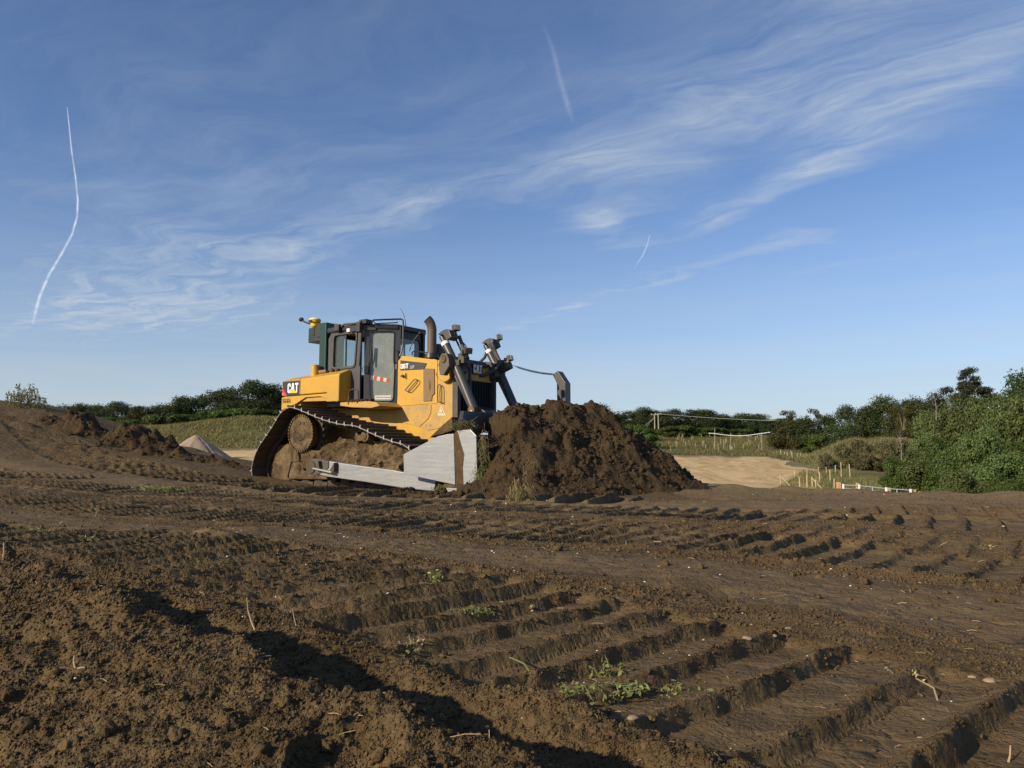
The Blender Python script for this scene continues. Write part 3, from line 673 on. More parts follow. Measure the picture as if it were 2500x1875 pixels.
            part(MB().lathe([(.02, .17), (-.10, .17)], (1.99, .60, 2.12), 'y', 24), 'cylinder_mount', M['yellow2'])
    # radiator guard
    F = 2.30
    g = part(MB().span((2.19, -.55, 1.18), (F - .06, .55, 2.12)), 'radiator_guard', M['dusty'], bevel=.01)
    m = MB()
    for k in range(11): m.span((F - .062, -.40 + k * .08 - .012, 1.22), (F - .035, -.40 + k * .08 + .012, 1.98))
    m.build('grille_bar', M['darkin'], g)
    MB().span((F - .075, -.46, 1.2), (F - .058, .50, 1.99)).build('grille_mesh', M['darkin'], g)
    top = part(MB().prism([(2.10, 2.02), (2.10, 2.36), (F - .04, 2.31), (F, 2.22), (F, 2.0)], -.50, .50), 'radiator_top', M['yellow2'], bevel=.015)
    part(MB().prism([(2.08, 2.30), (2.08, 2.42), (2.26, 2.39), (2.33, 2.31), (2.30, 2.27)], -.30, .34), 'hood_cap', M['dusty'], bevel=.012)
    for y, r_ in ((-.56, .045), (.53, .035)):
        part(MB().span((F - .05, y - r_, 1.15), (F + .06, y + r_, 2.30)), 'guard_post', M['dusty'], bevel=.012)
    part(MB().prism([(2.24, 1.05), (2.24, 1.48), (2.42, 1.52), (2.62, 1.42), (2.62, 1.05)], -.13, .26), 'pivot_housing', M['black'], bevel=.01)
    lg = part(MB().span((F + .012, -.135, 2.125), (F + .035, .165, 2.325)), 'maker_plate', M['decal'], bevel=.006)
    frx = lambda x, y, z: (F + .036 - y, x, z)
    block('CAT', -.115, 2.145, .155, .92, .06, frx, M['white'], lg, .004)
    MB().prism([(-.04, 2.142), (.085, 2.142), (.022, 2.205)], -.004, -.008, frame=frx).build('yellow_triangle', M['yelv'], lg)
    # reddish and black hoses on the guard, loop rail on the hood
    part(MB().tube([(2.38, -.30, 1.45), (2.40, -.31, 1.8), (2.38, -.28, 2.15), (2.25, -.20, 2.42)], .03, 8).tube([(2.2, -.26, 2.38), (2.2, -.25, 2.47), (2.2, -.12, 2.47), (2.2, -.10, 2.38)], .016, 6), 'hydraulic_hose', M['ram'])
    hr = [U(*z2(x, y), -.30) for x, y in ((480, 705), (475, 668), (500, 650), (600, 660), (690, 668), (735, 690), (745, 735))]
    part(MB().tube([(p[0], -.30, p[1]) for p in hr], .013, 6), 'hood_rail', M['black'])
    # exhaust stack
    P = [U(*z2(742, 745), -.28)]; ex_, bz = P[0][0], P[0][1]; b_ = np.array((-.50, -.87, 0)); c0 = np.array((ex_, -.28, 0.))
    path = [c0 + (0, 0, bz), c0 + (0, 0, 2.75), c0 + (0, 0, 2.98)] + [c0 + b_ * .20 * (1 - math.cos(t)) + np.array((0, 0, 2.98 + .26 * math.sin(t))) for t in np.linspace(.15, 1.05, 7)]
    ex = MB(); ex.tube(path, [.087] * 3 + [.088] * 5 + [.087, .085], 24, cap=False); part(ex, 'exhaust_stack', M['exhaust'], smooth=True)
    # dark disc painted as shade inside the slanted mouth, facing back and sideways
    nv = path[-1] - path[-2]; nv /= np.linalg.norm(nv); e1 = np.cross(nv, (0, 0, 1)); e1 /= np.linalg.norm(e1); e2 = np.cross(e1, nv)
    part(MB().add([path[-1] - nv * .02 + (e1 * math.cos(t) + e2 * math.sin(t)) * .080 for t in np.linspace(0, 2 * np.pi, 24, endpoint=False)], [tuple(range(24))]), 'exhaust_mouth', M['darkin'])
    part(MB().lathe([(-.02, .14), (.06, .13), (.07, .10)], (P[0][0], -.28, P[0][1] + .02), 'z', 20), 'exhaust_collar', M['black'], smooth=True)
    for px_, y in ((828, -.05), (940, .18)):
        p = U(*z2(px_, 690), y)
        part(MB().lathe([(-.24, .06), (-.02, .06), (-.02, .105), (.03, .11), (.13, .10), (.19, .07), (.20, .02)], (p[0], y, p[1]), 'z', 20), 'air_precleaner', M['ram'], smooth=True)
hull()

def cab():
    A, B = (.15, -.85), (.66, -.38)
    yc = .85
    # floor block and corner posts; the cab is six-sided in plan, doors on the slanting front corners
    plan = [(-.78, -yc), (.15, -yc), (.66, -.38), (.66, .38), (.15, yc), (-.78, yc)]
    part(MB().prism([(x, y) for x, y in plan], 1.60, 2.28, frame=lambda x, y, z: (x, z, y)) if False else _hexslab(plan, 1.58, 1.66), 'cab_floor', M['cab'], bevel=.01)
    for s in (-1, 1):
        # fixed side with its window
        fr = (lambda x, y, z, s=s: (x, s * (yc - y), z))
        outer = [(-.78, 1.66), (.13, 1.66), (.13, 3.06), (-.70, 3.06), (-.78, 2.95)]
        inner = rounded([(-.62, 2.36), (-.02, 2.36), (.03, 3.0), (-.60, 3.0)], .07)
        part(MB().ring(outer, inner, 0, .05, frame=fr), 'cab_side', M['cab'], bevel=.006)
        wf = part(MB().ring(rounded([(-.66, 2.32), (.01, 2.32), (.06, 3.04), (-.64, 3.04)], .09), inner, -.022, .012, frame=fr), 'window_frame', M['dusty'])
        MB().span((-.30, s * (yc - .03), 2.36), (-.275, s * (yc - .005), 3.0)).build('window_bar', M['rubber'], wf)
        MB().span((-.60, s * (yc - .028), 2.36), (-.30, s * (yc - .022), 3.0)).build('window_pane', M['glass'], wf)
        # door on the slanting corner
        a, b = np.array(A), np.array(B); t = (b - a) / np.linalg.norm(b - a); L = np.linalg.norm(b - a); nn = np.array([t[1], -t[0]])
        def fd(x, y, z, s=s, a=a, t=t, nn=nn):
            p = a + t * x + nn * y; return (p[0], p[1] * (1 if s < 0 else -1), z)
        uv = lambda pts: [UV(*z1(*p), A, B) for p in pts]
        outl = uv([(1592, 1335), (1605, 330), (2098, 322), (2055, 1390), (2020, 1392)])
        gl = rounded(uv([(1682, 390), (2002, 385), (1990, 790), (2005, 860), (1985, 1320), (1695, 1320), (1680, 1150)]), .07)
        d = part(MB().ring(rounded(outl, .02), gl, -.02, .025, frame=fd), 'cab_door', M['cab'], bevel=.005)
        c = np.mean(gl, 0); big = [tuple(c + (np.array(p) - c) * np.array([1.075, 1.022])) for p in gl]
        MB().ring(big, gl, .02, .036, frame=fd).build('door_seal', M['rubber'], d)
        MB().prism(gl, -.004, .004, frame=fd).build('door_glass', M['glassd'], d)
        if s < 0:
            h = uv([(2020, 650), (2045, 640), (2048, 740), (2040, 810), (2015, 800)])
            MB().tube([fd(p[0], .055, p[1]) for p in h] + [fd(h[-1][0], .03, h[-1][1])], .014, 7).build('door_handle', M['rubber'], d)
            k = uv([(2030, 860)])[0]; MB().prism([(k[0] - .012, k[1] - .05), (k[0] + .012, k[1] - .05), (k[0] + .012, k[1] + .05), (k[0] - .012, k[1] + .05)], .025, .04, frame=fd).build('door_lock', M['bright'], d)
            w = uv([(1745, 1248), (1965, 1245), (1960, 1300), (1747, 1302)])
            st = MB().prism(w, .006, .008, frame=fd).build('white_sticker', M['white'], d)
            q = fd(w[3][0] + .02, .009, w[3][1] + .035)
            words('KEEP CLEAR OF MACHINE', q, .026, (R(90), 0, math.atan2(t[1], t[0])), M['decal'], d, 0, .9, 'sticker_print')
            # hazard-striped cloth seen through the dusty glass
            for k in range(6):
                x0 = 1690 + 43 * k; zz = uv([(x0, 975 + 8 * k), (x0 + 43, 983 + 8 * k), (x0 + 30, 1043 + 6 * k), (x0 - 8, 1030 + 6 * k)])
                MB().prism(zz, .0045, .0055, frame=fd).build('hazard_stripe', M['orange'] if k % 2 else M['white'], d)
            # wiper with its arm
            wp = uv([(1625, 935), (1640, 870), (1680, 740), (1692, 580)])
            wi = MB().tube([fd(p[0], .05, p[1]) for p in wp], .008, 5).tube([fd(*(p[0], .065, p[1])) for p in uv([(1682, 830), (1697, 575)])], .011, 5).tube([fd(p[0], .05, p[1]) for p in uv([(1580, 940), (1575, 880), (1610, 830), (1620, 880)])], .006, 5)
            p = uv([(1635, 900)])[0]; wi.prism([(p[0] - .035, p[1] - .07), (p[0] + .02, p[1] - .07), (p[0] + .035, p[1] + .07), (p[0] - .01, p[1] + .07)], .03, .06, frame=fd)
            wi.build('wiper', M['rubber'], d)
            hg = uv([(1600, 335), (1755, 335), (1755, 365), (1600, 372)]); MB().prism(hg, .03, .05, frame=fd).build('door_hinge', M['dusty'], d)
    # front
    fx = lambda x, y, z: (.66 - y, x, z)
    part(MB().ring([(-.38, 1.66), (.38, 1.66), (.38, 3.06), (-.38, 3.06)], rounded([(-.29, 2.2), (.29, 2.2), (.29, 2.92), (-.29, 2.92)], .07), 0, .05, frame=fx), 'cab_front', M['black'], bevel=.006)
    ws = part(MB().span((.63, -.29, 2.2), (.636, .29, 2.92)), 'windshield', M['glass'])
    wp = [U(*z2(x, y), -.36) for x, y in ((385, 640), (372, 590), (400, 480), (455, 375))]
    MB().tube([(p[0] + .03, -.27 + .05 * i, p[1]) for i, p in enumerate(wp)], .009, 5).build('wiper', M['rubber'], ws)
    # back with window
    bx = lambda x, y, z: (-.78 + y, x, z)
    part(MB().ring([(-yc + .05, 1.66), (yc - .05, 1.66), (yc - .05, 3.06), (-yc + .05, 3.06)], rounded([(-.72, 2.3), (.72, 2.3), (.72, 3.0), (-.72, 3.0)], .06), 0, .05, frame=bx), 'cab_back', M['black'])
    part(MB().span((-.76, -.72, 2.3), (-.755, .72, 3.0)), 'rear_window', M['glass'])
    # roof slab, rails and clutter
    rp = [(-.80, -.88), (.14, -.89), (.70, -.41), (.70, .41), (.14, .89), (-.80, .88)]
    rf = part(_hexslab(rp, 3.06, 3.17), 'cab_roof', M['black'], bevel=.03)
    a, b = np.array(A), np.array(B); t = (b - a) / np.linalg.norm(b - a); nn = np.array([t[1], -t[0]])
    def fd(x, y, z): p = a + t * x + nn * y; return (p[0], p[1], z)
    rl = [UV(*z1(*p), A, B) for p in ((1720, 238), (1740, 275), (1760, 283), (2030, 272), (2055, 262))]
    rp_ = [UV(*z1(*p), A, B) for p in ((1718, 236), (1900, 228), (2095, 222), (2122, 235), (2128, 300), (2125, 560), (2110, 640), (2080, 720))]
    MB().tube([fd(p[0], .06, p[1]) for p in rp_], .017, 7).tube([fd(p[0], .06, p[1]) for p in rl], .012, 6).build('roof_rail', M['black'], rf)
    # side light bar, marker and rear work lamp along the roof edge
    q = [U(*z1(*p), -.90) for p in ((1210, 275), (1300, 300), (1330, 275), (1470, 262), (1560, 240))]
    MB().tube([(p[0], -.90, p[1] - .02) for p in q], .022, 7).build('roof_rail', M['dusty'], rf)
    c = U(*z1(1590, 235), -.86); MB().span((c[0] - .10, -.88, c[1] - .06), (c[0] + .09, -.70, c[1] + .02)).build('roof_box', M['black'], rf)
    c = U(*z1(1240, 335), -.93); lp = part(MB().box((c[0], -.92, c[1]), (.13, .09, .14)), 'work_lamp', M['rubber'], bevel=.015)
    MB().box((c[0], -.968, c[1]), (.10, .006, .10)).build('lamp_glass', M['ram'], lp)
    c = U(*z1(1400, 362), -.90); part(MB().span((c[0] - .075, -.90, c[1] - .035), (c[0] + .075, -.865, c[1] + .03)), 'side_marker', M['orangelens'])
    part(MB().span((c[0] - .075, -.905, c[1] - .033), (c[0] - .0, -.899, c[1] + .03)), 'marker_cover', M['white'])
    c = U(*z1(1475, 330), -.92); part(MB().span((c[0] - .14, -.92, c[1] - .07), (c[0] + .10, -.86, c[1] + .03)), 'roof_bracket', M['black'])
    c = U(*z1(1520, 320), -.95); part(MB().span((c[0] - .05, -.97, c[1] - .10), (c[0] + .05, -.89, c[1] + .08)), 'wall_bracket', M['rubber'], bevel=.01)
    gp = [U(*z1(*p), -.90) for p in ((1560, 385), (1548, 600), (1530, 850))]
    part(MB().tube([(p[0], -.90, p[1]) for p in gp], .016, 7), 'grab_rail', M['ram'])
    p0, p1, p2, p3 = [U(*z2(*p), -.40) for p in ((392, 320), (385, 240), (362, 150), (320, 72))]
    part(MB().tube([(p[0], -.40, p[1]) for p in (p0, p1, p2, p3)], [.012, .006, .005, .004], 6), 'whip_aerial', M['rubber'])
    # far corner rail seen against the sky and exhaust bracket
    part(MB().tube([(.70, .1, 3.07), (.85, .1, 3.05), (1.0, .05, 3.02)], .014, 6), 'roof_bracket', M['black'])
    # inside: seat, console, levers
    part(MB().span((-.32, -.27, 1.66), (.2, .27, 1.98)).span((-.32, -.27, 1.98), (.20, .27, 2.10)).prism([(-.34, 2.08), (-.18, 2.08), (-.28, 2.72), (-.40, 2.72)], -.25, .25), 'operator_seat', M['seat'], bevel=.03)
    part(MB().span((.25, -.25, 1.66), (.58, .25, 2.25)).span((-.35, -.45, 1.66), (.2, -.33, 2.22)).span((-.35, .33, 1.66), (.2, .45, 2.22)), 'control_console', M['seat'], bevel=.02)
    # green cabinet and satellite receiver at the rear corner
    q = Us([(985, 905), (1020, 285), (1115, 268), (1085, 905)], -.78, z1); x0, x1 = q[0][0], q[3][0]; ztop = q[1][1] + .02
    part(MB().prism(rounded([(x0 + .02, -.80), (x1 - .02, -.80), (x1, -.78), (x1, -.30), (x0, -.30), (x0, -.76)], .03), 2.28, ztop, frame=lambda x, y, z: (x, z, y)), 'rear_cabinet', M['green'], bevel=.008)
    s0, s1 = U(*z1(848, 340), -.70), U(*z1(1015, 515), -.70)
    part(MB().span((s0[0], -.70, s1[1]), (x0 + .03, -.35, s0[1])), 'antenna_bracket', M['green'], bevel=.012)
    part(MB().span((x0 - .20, -.74, s1[1] + .0), (x0 - .02, -.69, s0[1] + .02)).span((x0 - .12, -.76, s1[1] + .08), (x0 + .10, -.705, s0[1] + .06)), 'cable_block', M['rubber'], bevel=.01)
    g = U(*z1(932, 250), -.72); r_ = .125
    rc = part(MB().lathe([(-.13, .05), (-.10, .08), (-.03, .085), (-.02, .115), (.03, .128), (.045, .12)], (g[0], -.72, g[1]), 'z', 20), 'satellite_receiver', M['gpsy'], smooth=True)
    MB().lathe([(.045, .118), (.065, .10), (.075, .05), (.077, .01)], (g[0], -.72, g[1]), 'z', 20).build('receiver_dome', M['white'], rc, smooth=True)
    MB().span((g[0] - .035, -.86, g[1] - .02), (g[0] + .045, -.835, g[1] + .015)).build('receiver_port', M['rubber'], rc)
    b_ = U(*z1(930, 370), -.72); part(MB().lathe([(0, .035), (g[1] - .12 - b_[1] + .12, .035)], (g[0], -.72, b_[1] - .1), 'z', 10), 'receiver_mast', M['rubber'])
    c = [U(*z1(*p), -.74) for p in ((880, 282), (830, 268), (780, 245), (748, 222))]
    cm = part(MB().tube([(p[0], -.74, p[1]) for p in c], .018, 7), 'camera_arm', M['rubber'])
    MB().lathe([(-.04, .03), (-.02, .045), (.03, .045), (.05, .03)], (c[-1][0], -.74, c[-1][1]), 'x', 12).build('camera_head', M['rubber'], cm)
def _hexslab(plan, z0, z1_):
    mb = MB(); n = len(plan); V = [(p[0], p[1], z0) for p in plan] + [(p[0], p[1], z1_) for p in plan]
    return mb.add(V, [(i, (i + 1) % n, n + (i + 1) % n, n + i) for i in range(n)] + [tuple(range(n - 1, -1, -1)), tuple(range(n, 2 * n))])
cab()

def rear():
    y = -1.15
    up = Us([(500, 1060), (1265, 955), (1245, 1200), (735, 1243), (490, 1258)], y, z1)
    for s in (1, -1):
        f = lambda x, y_, z: (x, s * y_, z)
        # bevelled upper tank: side face, sloping shoulder, flat top
        zt = [2.12, 2.185]; x0, x1 = -1.80, -.11
        V = [(x0, -1.15, 1.83), (x1, -1.15, 1.845), (x1, -1.15, zt[1]), (x0, -1.15, zt[0]), (x0 + .05, -.90, 2.22), (x1, -.90, 2.285), (x1, -.64, 2.24), (x0 + .05, -.5, 2.22), (x0, -.5, 1.83), (x1, -.64, 1.845)]
        mb = MB(); mb.add([f(*v) for v in V], [(0, 1, 2, 3), (3, 2, 5, 4), (4, 5, 6, 7), (0, 3, 4, 7, 8), (1, 9, 6, 5, 2), (8, 7, 6, 9), (0, 8, 9, 1)])
        tk = part(mb, 'fender_tank', M['yellow'], bevel=.018)
        mb = MB().prism([(-.455, 1.66), (-.115, 1.66), (-.115, 2.17), (-.455, 2.15)], -1.155, -.66, frame=f); part(mb, 'step_box', M['yellow'], bevel=.012)
        ar = Us([(475, 1445), (482, 1275), (560, 1262), (735, 1248), (1222, 1205), (1245, 1325), (1215, 1333), (1100, 1295), (1000, 1258), (800, 1272), (720, 1325), (660, 1365), (590, 1392)], y, z1)
        part(MB().prism(ar, -1.14, -1.10, frame=f), 'fender_skirt', M['yellow'], bevel=.006)
        part(MB().prism([(-1.78, 1.56), (-1.78, 1.83), (-.2, 1.83), (-.2, 1.68), (-1.35, 1.70)], -1.10, -.5, frame=f), 'fender_underside', M['yellow2'])
        if s == 1:
            for xx in (740, 1105):
                a, b = U(*z1(xx, 1030), y), U(*z1(xx - 5, 1240), y)
                MB().span((a[0] - .006, -1.153, b[1] + .02), (a[0] + .004, -1.1485, a[1] + .015)).build('panel_seam', M['decal'], tk)
            dp = Us([(500, 1062), (730, 1042), (722, 1238), (560, 1250), (500, 1150)], -1.152, z1)
            d = part(MB().prism(dp, -1.1535, -1.1495), 'maker_decal', M['decal'])
            rs = Us([(495, 1140), (558, 1250), (525, 1253), (493, 1205)], -1.155, z1); MB().prism(rs, -1.1535, -1.1565).build('red_flash', M['red'], d)
            a, b = U(*z1(565, 1215), -1.155), U(*z1(712, 1075), -1.155); h = b[1] - a[1]
            block('CAT', a[0], a[1], h, (b[0] - a[0]) / h / 1.78, .06, plane_y(-1.154), M['white'], d, .004)
            tr = Us([(592, 1215), (690, 1212), (643, 1150)], -1.158, z1); MB().prism(tr, -1.157, -1.161).build('yellow_triangle', M['yelv'], d)
            c = U(*z1(487, 1352), -1.15); words('FINNING', (c[0] + .01, -1.1425, c[1]), .085, (R(90), 0, 0), M['decal'], DZ, .001, .78, 'dealer_lettering')
            c = U(*z1(487, 1308), -1.15); words('Sold & Serviced by', (c[0] + .01, -1.1425, c[1]), .036, (R(90), 0, 0), M['decal'], DZ, 0, .85, 'dealer_lettering')
            c = U(*z1(934, 980), -.92); part(MB().lathe([(-.08, .083), (.19, .083), (.195, .088), (.215, .088), (.22, .05)], (c[0], -.92, c[1]), 'z', 20), 'filler_neck', M['yellow'], smooth=True)
            for xx, rr in ((1170, .03), (1235, .045)):
                c = U(*z1(xx, 905), -.88); part(MB().lathe([(-.06, rr), (.02, rr), (.035, rr * .6)], (c[0], -.88, c[1]), 'z', 10), 'tank_fitting', M['mudtan'])
            c = U(*z1(1060, 925), -.86); part(MB().box((c[0], -.80, c[1]), (.22, .25, .06)), 'cabinet_foot', M['tan'], bevel=.01)
            # hand loop and step platform
            hd = [U(*z1(*p), -1.12) for p in ((1388, 1365), (1392, 1230), (1408, 1180), (1440, 1165), (1490, 1165), (1515, 1185), (1515, 1250), (1505, 1350))]
            part(MB().tube([(p[0] - .0, -1.12, p[1]) for p in hd], .016, 8), 'grab_loop', M['mudtan'], smooth=True)
    pl = MB().prism([(-.11, 1.57), (-.11, 1.635), (.62, 1.635), (.85, 1.60), (.95, 1.53), (.72, 1.50), (.2, 1.53)], -1.12, -.5); part(pl, 'step_platform', M['yellow2'], bevel=.012)
    part(MB().prism([(-.11, 1.57), (-.11, 1.63), (.62, 1.63), (.95, 1.53)], .5, 1.1), 'step_platform', M['yellow2'])
    # clods lying on the platform edge
    cl = MB(); r2 = np.random.default_rng(3)
    for k in range(26):
        x = .1 + .62 * r2.random(); s = .012 + .028 * r2.random(); cl.box((x, -1.06 - .06 * r2.random(), 1.635 + s * .5), (s * 2.2, s * 2, s * 1.3), Matrix.Rotation(r2.random() * 3, 3, 'Z'))
    part(cl, 'caked_mud', M['darksoil'], bevel=.006)
    # tail
    part(MB().span((-1.80, -1.08, 1.50), (-1.30, 1.08, 2.1)), 'rear_tank', M['yellow'], bevel=.02)
    part(MB().span((-1.95, -.45, .75), (-1.5, .45, 1.45)), 'rear_housing', M['yellow2'], bevel=.02)
rear()

def undercarriage():
    # path of the shoe plates, a closed loop in (x, z)
    top = [(-1.02, 1.53), (-.78, 1.50), (-.45, 1.40), (-.03, 1.275), (.41, 1.185), (.85, 1.13), (1.27, .99), (1.69, .865), (2.0, .79), (2.18, .66), (2.27, .45), (2.20, .22), (2.03, .07), (1.85, .035)]
    bot = [(1.2, .03), (.4, .03), (-.4, .03), (-1.2, .03), (-1.78, .035)]
    back = [(-1.97, .10), (-2.07, .27), (-2.05, .50), (-1.90, .77), (-1.68, .99), (-1.46, 1.21), (-1.26, 1.42)]
    P = top + bot + back
    Q = np.array(P + [P[0]]); k = []
    Qe = np.vstack([Q[-2], Q, Q[1]])
    for i in range(1, len(Qe) - 2):
        for t in np.linspace(0, 1, 10, endpoint=False):
            k.append(.5 * (2 * Qe[i] + (Qe[i + 1] - Qe[i - 1]) * t + (2 * Qe[i - 1] - 5 * Qe[i] + 4 * Qe[i + 1] - Qe[i + 2]) * t ** 2 + (3 * Qe[i] - Qe[i - 1] - 3 * Qe[i + 1] + Qe[i + 2]) * t ** 3))
    k = np.array(k + [k[0]]); L = np.concatenate([[0], np.cumsum(np.hypot(*np.diff(k, axis=0).T))]); N = int(round(L[-1] / .203)); pit = L[-1] / N
    # one shoe: plate, raised grouser; bright worn ends
    w = .915
    prof = [(-pit * .54, 0), (-pit * .54, .018), (pit * .30, .018), (pit * .34, .066), (pit * .42, .066), (pit * .46, .014), (pit * .55, -.006), (pit * .52, -.016), (pit * .30, 0)]
    sm = MB(); n = len(prof)
    sm.prism(prof, -w / 2, w / 2, 0)
    ed = [(-pit * .54, .008), (-pit * .54, .0165), (pit * .30, .019), (pit * .345, .067), (pit * .395, .067), (pit * .46, .010), (pit * .55, -.008), (pit * .50, -.008), (pit * .34, .012)]
    for s in (-1, 1): sm.prism(ed, s * (w / 2 - .003), s * (w / 2 + .004), 1)
    first = None
    for side in (-1, 1):
        yc = side * 1.145
        tr = bpy.data.objects.new('track', None); COL.objects.link(tr); tr.parent = DZ; tr.empty_display_size = .1
        for i in range(N):
            s = (i + .5) * pit; j = np.searchsorted(L, s) - 1; f = (s - L[j]) / (L[j + 1] - L[j]); c = k[j] * (1 - f) + k[j + 1] * f; d = k[(j + 1)] - k[j]; d /= np.linalg.norm(d)
            if first is None:
                first = sm.build('track_shoe', [M['shoe'], M['bright']], tr); o = first
            else:
                o = first.copy(); COL.objects.link(o); o.parent = tr
            # travel runs clockwise seen from the right; outward is to the left of travel
            nx, nz = -d[1], d[0]
            o.matrix_local = Matrix(((d[0], 0, nx, c[0]), (0, 1, 0, yc), (d[1], 0, nz, c[1]), (0, 0, 0, 1)))
        # chain links inside the shoes
        ch = MB()
        for yy in (yc - .13, yc + .13):
            for i in range(N):
                s = (i + .5) * pit; j = np.searchsorted(L, s) - 1; c = k[j]; d = k[j + 1] - k[j]; d /= np.linalg.norm(d); nrm = np.array([-d[1], d[0]])
                c = c - nrm * .055
                ch.box((c[0], yy, c[1]), (pit * 1.04, .045, .085), [[d[0], 0, nrm[0]], [0, 1, 0], [d[1], 0, nrm[1]]])
        part(ch, 'track_chain', M['shoe'], tr)
        s_ = side
        # idlers
        for cx in (1.82, -1.64):
            part(MB().lathe([(-.09, .40), (-.10, .36), (-.05, .34), (-.05, .14), (-.14, .13), (-.14, .02), (.14, .02), (.14, .13), (.05, .14), (.05, .34), (.10, .36), (.09, .40)], (cx, yc, .44), 'y', 36), 'idler_wheel', M['mudtan'], smooth=True)
        # frame with its cover plates
        f = lambda x, y_, z: (x, s_ * y_, z)
        part(MB().prism([(-1.70, .22), (-1.86, .42), (-1.74, .66), (-1.42, .86), (-1.15, .78), (-.6, .72), (1.5, .62), (1.75, .5), (1.75, .25)], .98, 1.30, frame=f), 'track_frame', M['mudtan'], bevel=.02)
        if side < 0:
            part(MB().prism(Us([(438, 1220), (385, 1100), (372, 985), (410, 880), (470, 820), (620, 730), (700, 790), (720, 925), (610, 930), (560, 1130), (600, 1170)], -1.36, z3), 1.30, 1.36, frame=f), 'idler_cover', M['mudtan'], bevel=.015)
            part(MB().prism(Us([(620, 935), (740, 925), (770, 960), (850, 1080), (1110, 1135), (1100, 1165), (585, 1160), (580, 1110)], -1.38, z3), 1.30, 1.38, frame=f), 'frame_guard', M['mudtan'], bevel=.02)
        # final drive: muddy disc with bolts and holes, toothed ring behind it
        hx, hz = -.92, 1.055
        fd_ = part(MB().lathe([(-.02, .30), (-.10, .345), (-.205, .345), (-.225, .33), (-.228, .30), (-.222, .16), (-.245, .13), (-.255, .02)], (hx, (yc - 0) if side < 0 else yc, hz), 'y', 40) if side < 0 else MB().lathe([(.02, .30), (.10, .345), (.21, .345), (.25, .02)], (hx, yc, hz), 'y', 40), 'final_drive', M['mudtan'], bevel=.006)
        if side < 0:
            bl = MB()
            for a in range(36):
                t = 2 * np.pi * a / 36; bl.lathe([(0, .024), (-.075, .024)], (hx + .350 * math.cos(t), yc - .165, hz + .350 * math.sin(t)), 'y', 6)
            bl.build('rim_bolt', M['mudtan'], fd_)
            for t in (1.75, 1.20, 2.95, 4.75): MB().lathe([(0, .035), (-.012, .035)], (hx + .20 * math.cos(t), yc - .222, hz + .20 * math.sin(t)), 'y', 12).build('drive_hole', M['shoe'], fd_)
        sp = []; T = 23
        for i in range(T * 4):
            t = 2 * np.pi * i / (T * 4); r = .40 if i % 4 in (0, 1) else .445; sp.append((hx + r * math.cos(t), hz + r * math.sin(t)))
        part(MB().prism(sp, .05, .11, frame=lambda x, y_, z: (x, yc - .08 + y_, z)), 'drive_sprocket', M['shoe'])
        # carrier roller with bracket, bottom rollers
        cr = part(MB().lathe([(-.20, .05), (-.20, .10), (-.10, .105), (-.10, .085), (.10, .085), (.10, .105), (.14, .10)], (.80, yc, .975), 'y', 24), 'carrier_roller', M['mudtan'], smooth=True)
        MB().lathe([(0, .062), (-.02, .055)], (.80, yc - .20, .975), 'y', 16).build('roller_cap', M['mudtan'], cr)
        part(MB().prism([(.50, .93), (.53, 1.06), (.60, .99), (.75, 1.0), (.75, .90), (.52, .88)], yc - .16, yc + .1), 'roller_bracket', M['mudtan'], bevel=.01)
        for i in range(8):
            part(MB().lathe([(-.17, .06), (-.15, .115), (-.08, .12), (-.08, .09), (.08, .09), (.08, .12), (.15, .115)], (-1.2 + i * .365, yc, .175), 'y', 18), 'track_roller', M['shoe'], smooth=True)
    # soil packed on the near frame: lumpy slab
    y0, y1 = -1.52, -.98; nx_, nr = 200, 64
    crest = Us([(640, 800), (800, 800), (960, 690), (1060, 640), (1150, 592), (1330, 640), (1500, 652), (1640, 690), (1780, 655), (1900, 650), (2010, 700), (2100, 800), (2125, 860)], -1.45, z3)
    cx = np.array([p[0] for p in crest]); cz = np.array([p[1] for p in crest]); X = np.linspace(cx[0], cx[-1], nx_)[:, None] + np.zeros((1, nr)); t = np.linspace(0, 1, nr)[None] + np.zeros((nx_, 1))
    zt = np.interp(X, cx, cz) + .035 * fbm(X, X * 0, 3.5, 3, 2) + .02 * fbm(X, X * 0 + 4, 14, 2, 3); ends = np.minimum(np.minimum(1, (X - X[0, 0]) / .12 + .15), (X[-1:] - X) / .06 + .25)
    q = np.clip(t / .7, 0, 1); q2 = np.clip((t - .7) / .3, 0, 1)
    Z = .36 + (zt - .36) * q - .22 * q2; Yv = y0 + .10 + .24 * q ** 2.2 + .30 * q2
    sl_ = X * 1.0 + Z * .5
    Yv = Yv - ends * (.09 * fbm(X, Z, 3.2, 3, 5) + .55 * lumps(X, Z, .16, 6, .5) + .6 * lumps(X, Z, .07, 7, .6) + .5 * lumps(X, Z, .034, 8, .6) + .012 * fbm(sl_ * 3, Z, 8, 3, 12)) + (1 - ends) * .12
    V = np.stack([X, Yv, Z + .02 * fbm(X, Z * 2, 9, 2, 9)], -1).reshape(-1, 3).tolist()
    F = [(i * nr + j, (i + 1) * nr + j, (i + 1) * nr + j + 1, i * nr + j + 1) for i in range(nx_ - 1) for j in range(nr - 1)]
    part(MB().add(V, F), 'packed_soil', M['soilmix'], smooth=True)
